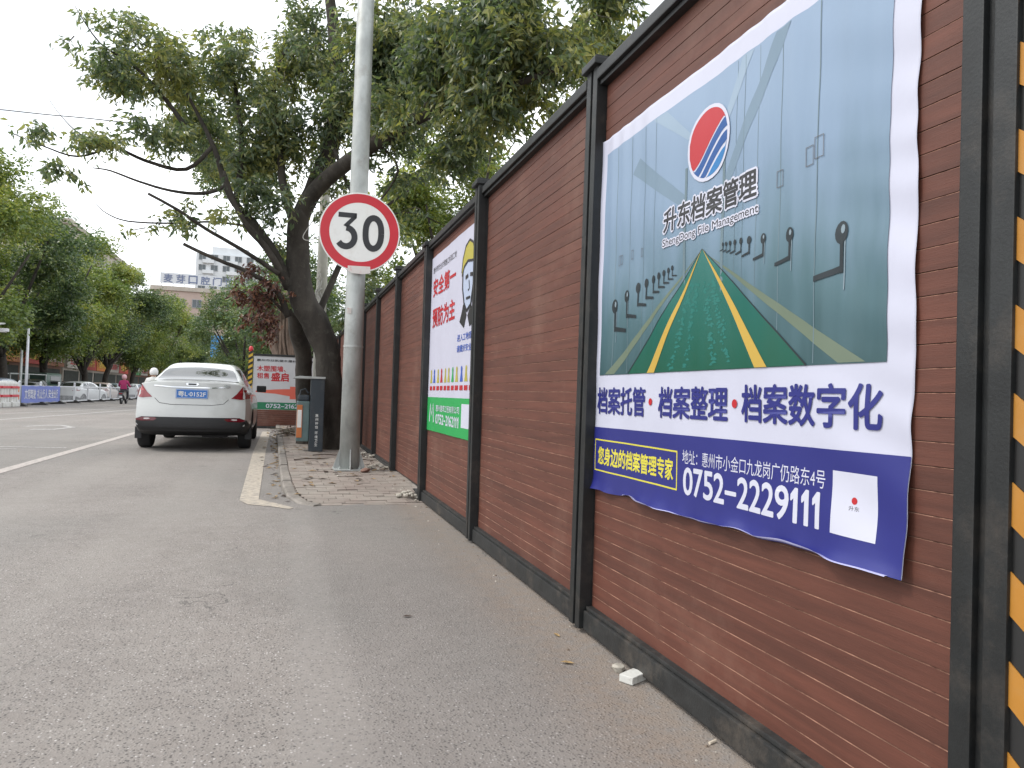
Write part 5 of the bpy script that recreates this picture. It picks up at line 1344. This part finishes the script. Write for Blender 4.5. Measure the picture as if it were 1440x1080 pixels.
def shop_row(name, x, y0, y1, h, wall, label, signs, floors):
    t = thing(name, (x, (y0+y1)/2, -.3), label, 'building')
    L = (y1-y0)/2
    MB().box(-9, 0, -L, L, 0, h, wall).build('wall', parent=t)
    MB().box(-9.2, .25, -L-.2, L+.2, h+.001, h+.5, wall).build('parapet', parent=t)
    n = int((y1-y0)/5.2); bay = (y1-y0)/n
    for k in range(n):
        c = -L+bay*(k+.5)
        MB().box(.002, .06, c-bay/2+.35, c+bay/2-.35, .1, 2.7, M['shop_dark']).build('shop_front', parent=t)
        col = signs[k % len(signs)]
        s = MB().bbox(.002, .35, c-bay/2+.15, c+bay/2-.15, 2.95, 4.35, .03, flat('sign_'+col[0], col[1], .5, var=.15)).build('shop_sign', parent=t)
        Q = Print(lambda u, v, l, c=c: (.352+l*.02, u, v))
        if col[2]: Q.text(col[2], (c-bay*.32, c+bay*.32, 3.3, 4.05), M[col[3]], 1, s, .02)
    window_grid(t, 1, [-L+bay*(k+.5)+d for k in range(n) for d in (-1.2, 1.2)], [5.9+3.1*f for f in range(floors)], (1.6, 1.7), M['winframe'], M['winglass'], .06, 'x', 0)
    return t
M['txt_w'] = M['signwhite']; M['txt_y'] = flat('sign_text_yellow', (.62, .5, .08)); M['txt_r'] = M['signred']
sgs = [('orange', (.50, .17, .04), '便利店', 'txt_y'), ('red', (.42, .04, .03), '烟酒茶行', 'txt_y'), ('brown', (.30, .12, .06), '家常菜馆', 'txt_w'), ('white', (.45, .42, .38), '五金建材', 'txt_r'), ('green', (.06, .26, .10), '药房', 'txt_w')]
shop_row('shop_building', -20.5, 34, 80, 10.5, M['wallbrown'], 'brown shop terrace with orange and red signs behind the street trees on the left', sgs, 2)
shop_row('apartment_block', -20.8, 82, 112, 17.2, M['wallbeige'], 'grey beige apartment block whose flat roof shows above the left street trees', [sgs[3], sgs[1], sgs[0]], 4)
shop_row('shop_building', -20.5, 114, 170, 9, M['wallbrown'], 'low brown terrace beyond the grey beige apartment block', sgs[::-1], 1)
# pink building with the roof sign
pb = thing('pink_building', (-15, 156, -.3), 'pinkish building carrying a large lettered sign frame on its roof', 'building')
MB().box(-9, 13, -6, 6, 0, 19.5, M['wallpink']).build('wall', parent=pb)
MB().box(-9.3, 13.3, -6.3, 6.3, 19.502, 20.3, M['wallbeige']).build('cornice', parent=pb)
window_grid(pb, -1, [-7+2.9*k for k in range(7)], [8+3.1*k for k in range(4)], (1.7, 1.6), M['winframe'], M['winglass'], .1, 'y', -6.0)
rs = thing('roof_sign', (-15, 150.5, 20.0), 'rooftop sign of blue grey characters on a pale lattice above the pinkish building', 'sign')
MB().box(-7.8, 2.6, .02, .12, .6, 2.6, flat('sign_lattice', (.55, .57, .60), .6)).build('board', parent=rs)
for k in range(6): MB().box(-7.6+k*2, -7.5+k*2, .13, .25, 0, 2.6, M['galv']).build('stanchion', parent=rs)
RQ = Print(lambda u, v, l: (u, -.02*l, v))
for k, ch in enumerate('麦芽口腔门诊'):
    RQ.text(ch, (-7.2+k*2.15, -5.6+k*2.15, .75, 2.35), flat('sign_char', (.13, .16, .26)), 1, rs, .02, 'character')
# high rise
hr = thing('high_rise', (-14, 232, 0), 'white high rise apartment tower with balconies in the far distance', 'building')
MB().box(-11, 8, -7, 7, 0, 39.5, M['wallwhite']).build('wall', parent=hr)
MB().box(-7, 3, -5, 5, 39.502, 42, M['wallwhite']).build('roof_house', parent=hr)
window_grid(hr, -1, [-9.3+3.2*k for k in range(6)], [8.5+3*k for k in range(11)], (1.9, 1.7), M['winframe'], M['winglass'], .15, 'y', -7.0)
bal = MB().box(-1.5, 1.5, -.9, -.001, -.1, .85, M['wallwhite']).mesh('balcony')
for c in (-7.7, -1.3, 5.1):
    for r_ in range(11): link('balcony', bal, hr, (c, -7, 6.9+3*r_))
hr2 = thing('high_rise', (3.5, 250, 0), 'pale glass fronted tower to the right of the white high rise', 'building')
MB().box(-7, 7, -6, 6, 0, 36, M['wallwhite']).build('wall', parent=hr2)
window_grid(hr2, -1, [-5.2+2.6*k for k in range(5)], [8+3*k for k in range(9)], (2.0, 1.9), M['winframe'], M['winglass'], .1, 'y', -6)
bs = thing('blue_billboard', (-7.6, 118, 0), 'blue advertising board seen through the far trees above the white saloon', 'billboard')
MB().box(-3, 3, -.1, .1, 5.6, 9.0, flat('billboard_blue', (.08, .30, .62))).build('board', parent=bs)
for s in (-2, 2): MB().box(s-.12, s+.12, .11, .3, 0, 8.5, M['galv']).build('support', parent=bs)
BQ = Print(lambda u, v, l: (u, -.1-.02*l, v)); BQ.text('招租', (-2, 2, 6.2, 8.4), M['signwhite'], 1, bs, .02)
# background blocks closing the street behind the trees
cb_ = thing('grey_block', (10, 200, 0), 'low grey building closing the far end of the street', 'building')
MB().box(-26, 40, 0, 10, 0, 9, M['wallbeige']).build('wall', parent=cb_)
window_grid(cb_, -1, [-24+4*k for k in range(10)], [3.5, 6.6], (2.2, 1.7), M['winframe'], M['winglass'], .1, 'y', 0)

# ================================================================== DEBRIS ON THE GROUND
def stone(name, loc, size, m, seed, label=None, cat=None, group=None, parent=None, flatn=.6):
    bm = bmesh.new(); bmesh.ops.create_icosphere(bm, subdivisions=2, radius=.5); g = random.Random(seed)
    ax = [Vector((g.gauss(0, 1), g.gauss(0, 1), g.gauss(0, 1))).normalized() for _ in range(9)]
    for v in bm.verts:
        for a in ax:
            d = v.co.dot(a)
            if d > .33: v.co -= a*(d-.33)
        v.co = Vector((v.co.x*size[0], v.co.y*size[1], v.co.z*size[2]))
    zmin = min(v.co.z for v in bm.verts)
    for v in bm.verts: v.co.z -= zmin+.004
    me = bpy.data.meshes.new(name); bm.to_mesh(me); bm.free(); me.materials.append(m)
    o = link(name, me, parent, loc); o.rotation_euler = (0, 0, g.uniform(0, 6)); tag(o, label, cat, group); return o
M['rubble'] = mat('pale_rubble', (.40, .37, .32), .95, var=.2, scale=20, bump=.6, bscale=60); M['tilewhite'] = mat('broken_white_tile', (.60, .60, .57), .6, var=.06, scale=20, dirt=((.35, .33, .30), 20, .5, .7), bump=.2)
M['redbrick'] = mat('broken_brick', (.24, .14, .11), .95, var=.25, scale=20, bump=.6, bscale=50)
tw_ = MB(); T = Matrix.Rotation(.5, 4, 'Z'); tw_.bbox(-.045, .045, -.03, .03, 0, .028, .004, M['tilewhite'], T)
o = tw_.build('tile_fragment', loc=(1.295, 2.50, .002)); tag(o, 'broken white tile fragment lying against the foot of the nearest fence bay', 'rubble')
o = stone('stone', (1.285, 2.60, .0), (.075, .06, .04), M['rubble'], 3, 'pale chipped stone touching the broken white tile fragment', 'stone')
o = MB().tube([(0, 0, .005), (.03, .012, .005)], .0045, 8, mat('cigarette', (.60, .52, .42), .8)).build('cigarette_butt', loc=(1.295, 1.98, 0)); tag(o, 'cigarette butt on the ground beside the bottom rail near the banner corner', 'cigarette butt')
def leaf_obj(name, loc, s, rz, m, label, cat='leaf'):
    V = [(0, -.5, 0), (.16, -.15, .06), (.17, .15, .09), (0, .5, .05), (-.17, .15, .08), (-.16, -.15, .05), (0, -.15, .0), (0, .15, .01)]
    mb = MB().add([(a*s, b*s, c*s+.002) for a, b, c in V], [(0, 1, 6), (1, 2, 7, 6), (2, 3, 7), (3, 4, 7), (4, 5, 6, 7), (5, 0, 6)], m)
    o = mb.build(name, loc=loc, smooth=True, recalc=False); o.rotation_euler = (0, 0, rz); return tag(o, label, cat)
M['dry'] = mat('dry_leaf', (.30, .20, .09), .8, var=.3, scale=30); M['darkdry'] = mat('dark_dry_leaf', (.06, .04, .03), .8)
leaf_obj('dry_leaf', (1.12, 2.72, .002), .06, 1.2, M['dry'], 'curled tan leaf on the asphalt left of the broken tile')
leaf_obj('dry_leaf', (.60, 3.45, .002), .055, 1.7, M['darkdry'], 'small dark leaf alone on the open asphalt in front of the fence')
leaf_obj('dry_leaf', (1.20, 3.05, .002), .05, .2, M['dry'], 'tan leaf at the foot of the first black post from the banner')
g = random.Random(8)
# rubble heaps along the fence foot
for i, (x, y, n, r, lab) in enumerate(((1.22, 7.30, 26, .16, 'pale rubble heap at the foot of the post left of the safety poster'), (1.18, 9.35, 22, .17, 'pale rubble heap at the fence foot behind the galvanised pole'), (1.22, 11.2, 20, .2, 'rubble heap by the fence behind the fig trunk side'))):
    t = thing('rubble_heap', (x, y, hp(y)), lab, 'rubble')
    for k in range(n):
        a, q = g.uniform(0, 6.28), g.random()**.6*r; s = g.uniform(.03, .085)
        stone('stone', (math.cos(a)*q*.7, math.sin(a)*q*1.6, max(0, .05*(1-q/r))), (s, s*.8, s*.6), M['rubble'], 100+i*40+k, parent=t)
stone('brick_fragment', (.98, 8.98, hp(9)), (.20, .12, .075), M['redbrick'], 51, 'broken reddish brick lying in front of the galvanised pole base', 'brick')
stone('stone', (.52, 8.98, hp(9)), (.09, .05, .03), M['darkdry'], 52, 'small dark lump on the pavement left of the galvanised pole base', 'stone')
M['gritbrown'] = mat('brown_grit', (.17, .13, .10), .95, var=.3, scale=40)
# sand and grit, fallen leaves, sticks: uncountable litter
V_, F_ = [], []
mb = MB()
for k in range(260):
    y = g.uniform(1.2, 12) if g.random() < .6 else g.uniform(6.8, 12.5); x = 1.33-abs(g.gauss(0, .10)) if g.random() < .75 else g.uniform(.3, 1.3)
    if y < 6.9 and x < .9: continue
    s = (.0025+.009*g.random()**3)*(1 if y < 6 else 1.9); z = (hp(y) if y > 6.95 else 0)
    a = g.uniform(0, 3); c_, s_ = math.cos(a)*s, math.sin(a)*s
    mb.add([(x+c_, y+s_, z), (x-s_, y+c_, z), (x-c_, y-s_*.8, z), (x+s_, y-c_, z), (x, y, z+s*.7)], [(0, 1, 4), (1, 2, 4), (2, 3, 4), (3, 0, 4)], M['rubble'] if k % 3 == 0 else M['gritbrown'])
tag(mb.build('grit', recalc=False), 'loose grit and crumbs scattered along the foot of the fence', 'grit', kind='stuff')
mb = MB()
for k in range(300):
    y = g.uniform(7.2, 20); x = g.uniform(kx(y)-.25, 1.3) if y > 7.4 else 1.2
    if g.random() < .35: x = kx(y)-abs(g.gauss(0, .07))
    z = hp(y)+.008 if x > kx(y) else .004
    s = g.uniform(.03, .06); a = g.uniform(0, 6.28); u, v = Vector((math.cos(a), math.sin(a), 0))*s, Vector((-math.sin(a), math.cos(a), 0))*s*.4; p = Vector((x, y, z))
    mb.add([p-u, p+v+Vector((0, 0, s*.25)), p+u+Vector((0, 0, s*.1)), p-v+Vector((0, 0, s*.2))], [(0, 1, 2), (0, 2, 3)], M['dry'] if k % 3 else M['darkdry'])
tag(mb.build('leaf_litter', recalc=False), 'fallen dry leaves over the pavement and in the gutter', 'leaf litter', kind='stuff')
for k, (x, y, l, a, lab) in enumerate(((.42, 10.6, .55, .5, 'thin dark stick on the pavement bricks in front of the litter bin'), (.7, 11.3, .5, .2, 'thin stick near the foot of the fig tree'), (1.12, 10.5, .4, -.3, 'short stick near the fence behind the galvanised pole'))):
    d = Vector((math.cos(a), math.sin(a), 0))*l/2; p = Vector((x, y, hp(y)+.014))
    o = MB().tube([p-d, p-d*.3+Vector((.0, .02, .01)), p+d*.3, p+d+Vector((0, .03, 0))], [.009, .008, .007, .004], 6, M['darkdry']).build('stick', smooth=True); tag(o, lab, 'stick')
# low heap of broken branches on the kerb before the hoarding
t = thing('branch_heap', (.22, 16.6, hp(16)), 'low heap of broken branches and dead leaves beyond the litter bin', 'branches')
for k in range(34):
    a = g.uniform(0, 6.28); l = g.uniform(.2, .6); c_ = Vector((g.gauss(0, .14), g.gauss(0, .45), g.uniform(.01, .13))); d = Vector((math.cos(a), math.sin(a), g.uniform(-.1, .2)))*l/2
    MB().tube([c_-d, c_+Vector((0, 0, .02)), c_+d], [.012, .010, .004], 5, M['twig']).build('branch', parent=t)
mb = MB()
for k in range(150):
    s = g.uniform(.03, .07); a = g.uniform(0, 6.28); u, v = Vector((math.cos(a), math.sin(a), g.uniform(-.5, .5)))*s, Vector((-math.sin(a), math.cos(a), 0))*s*.4; p = Vector((g.gauss(0, .16), g.gauss(0, .5), g.uniform(.01, .16)))
    mb.add([p-u, p+v, p+u, p-v], [(0, 1, 2), (0, 2, 3)], M['leafDead'])
tag(mb.build('dead_leaves', parent=t, recalc=False), kind='stuff')
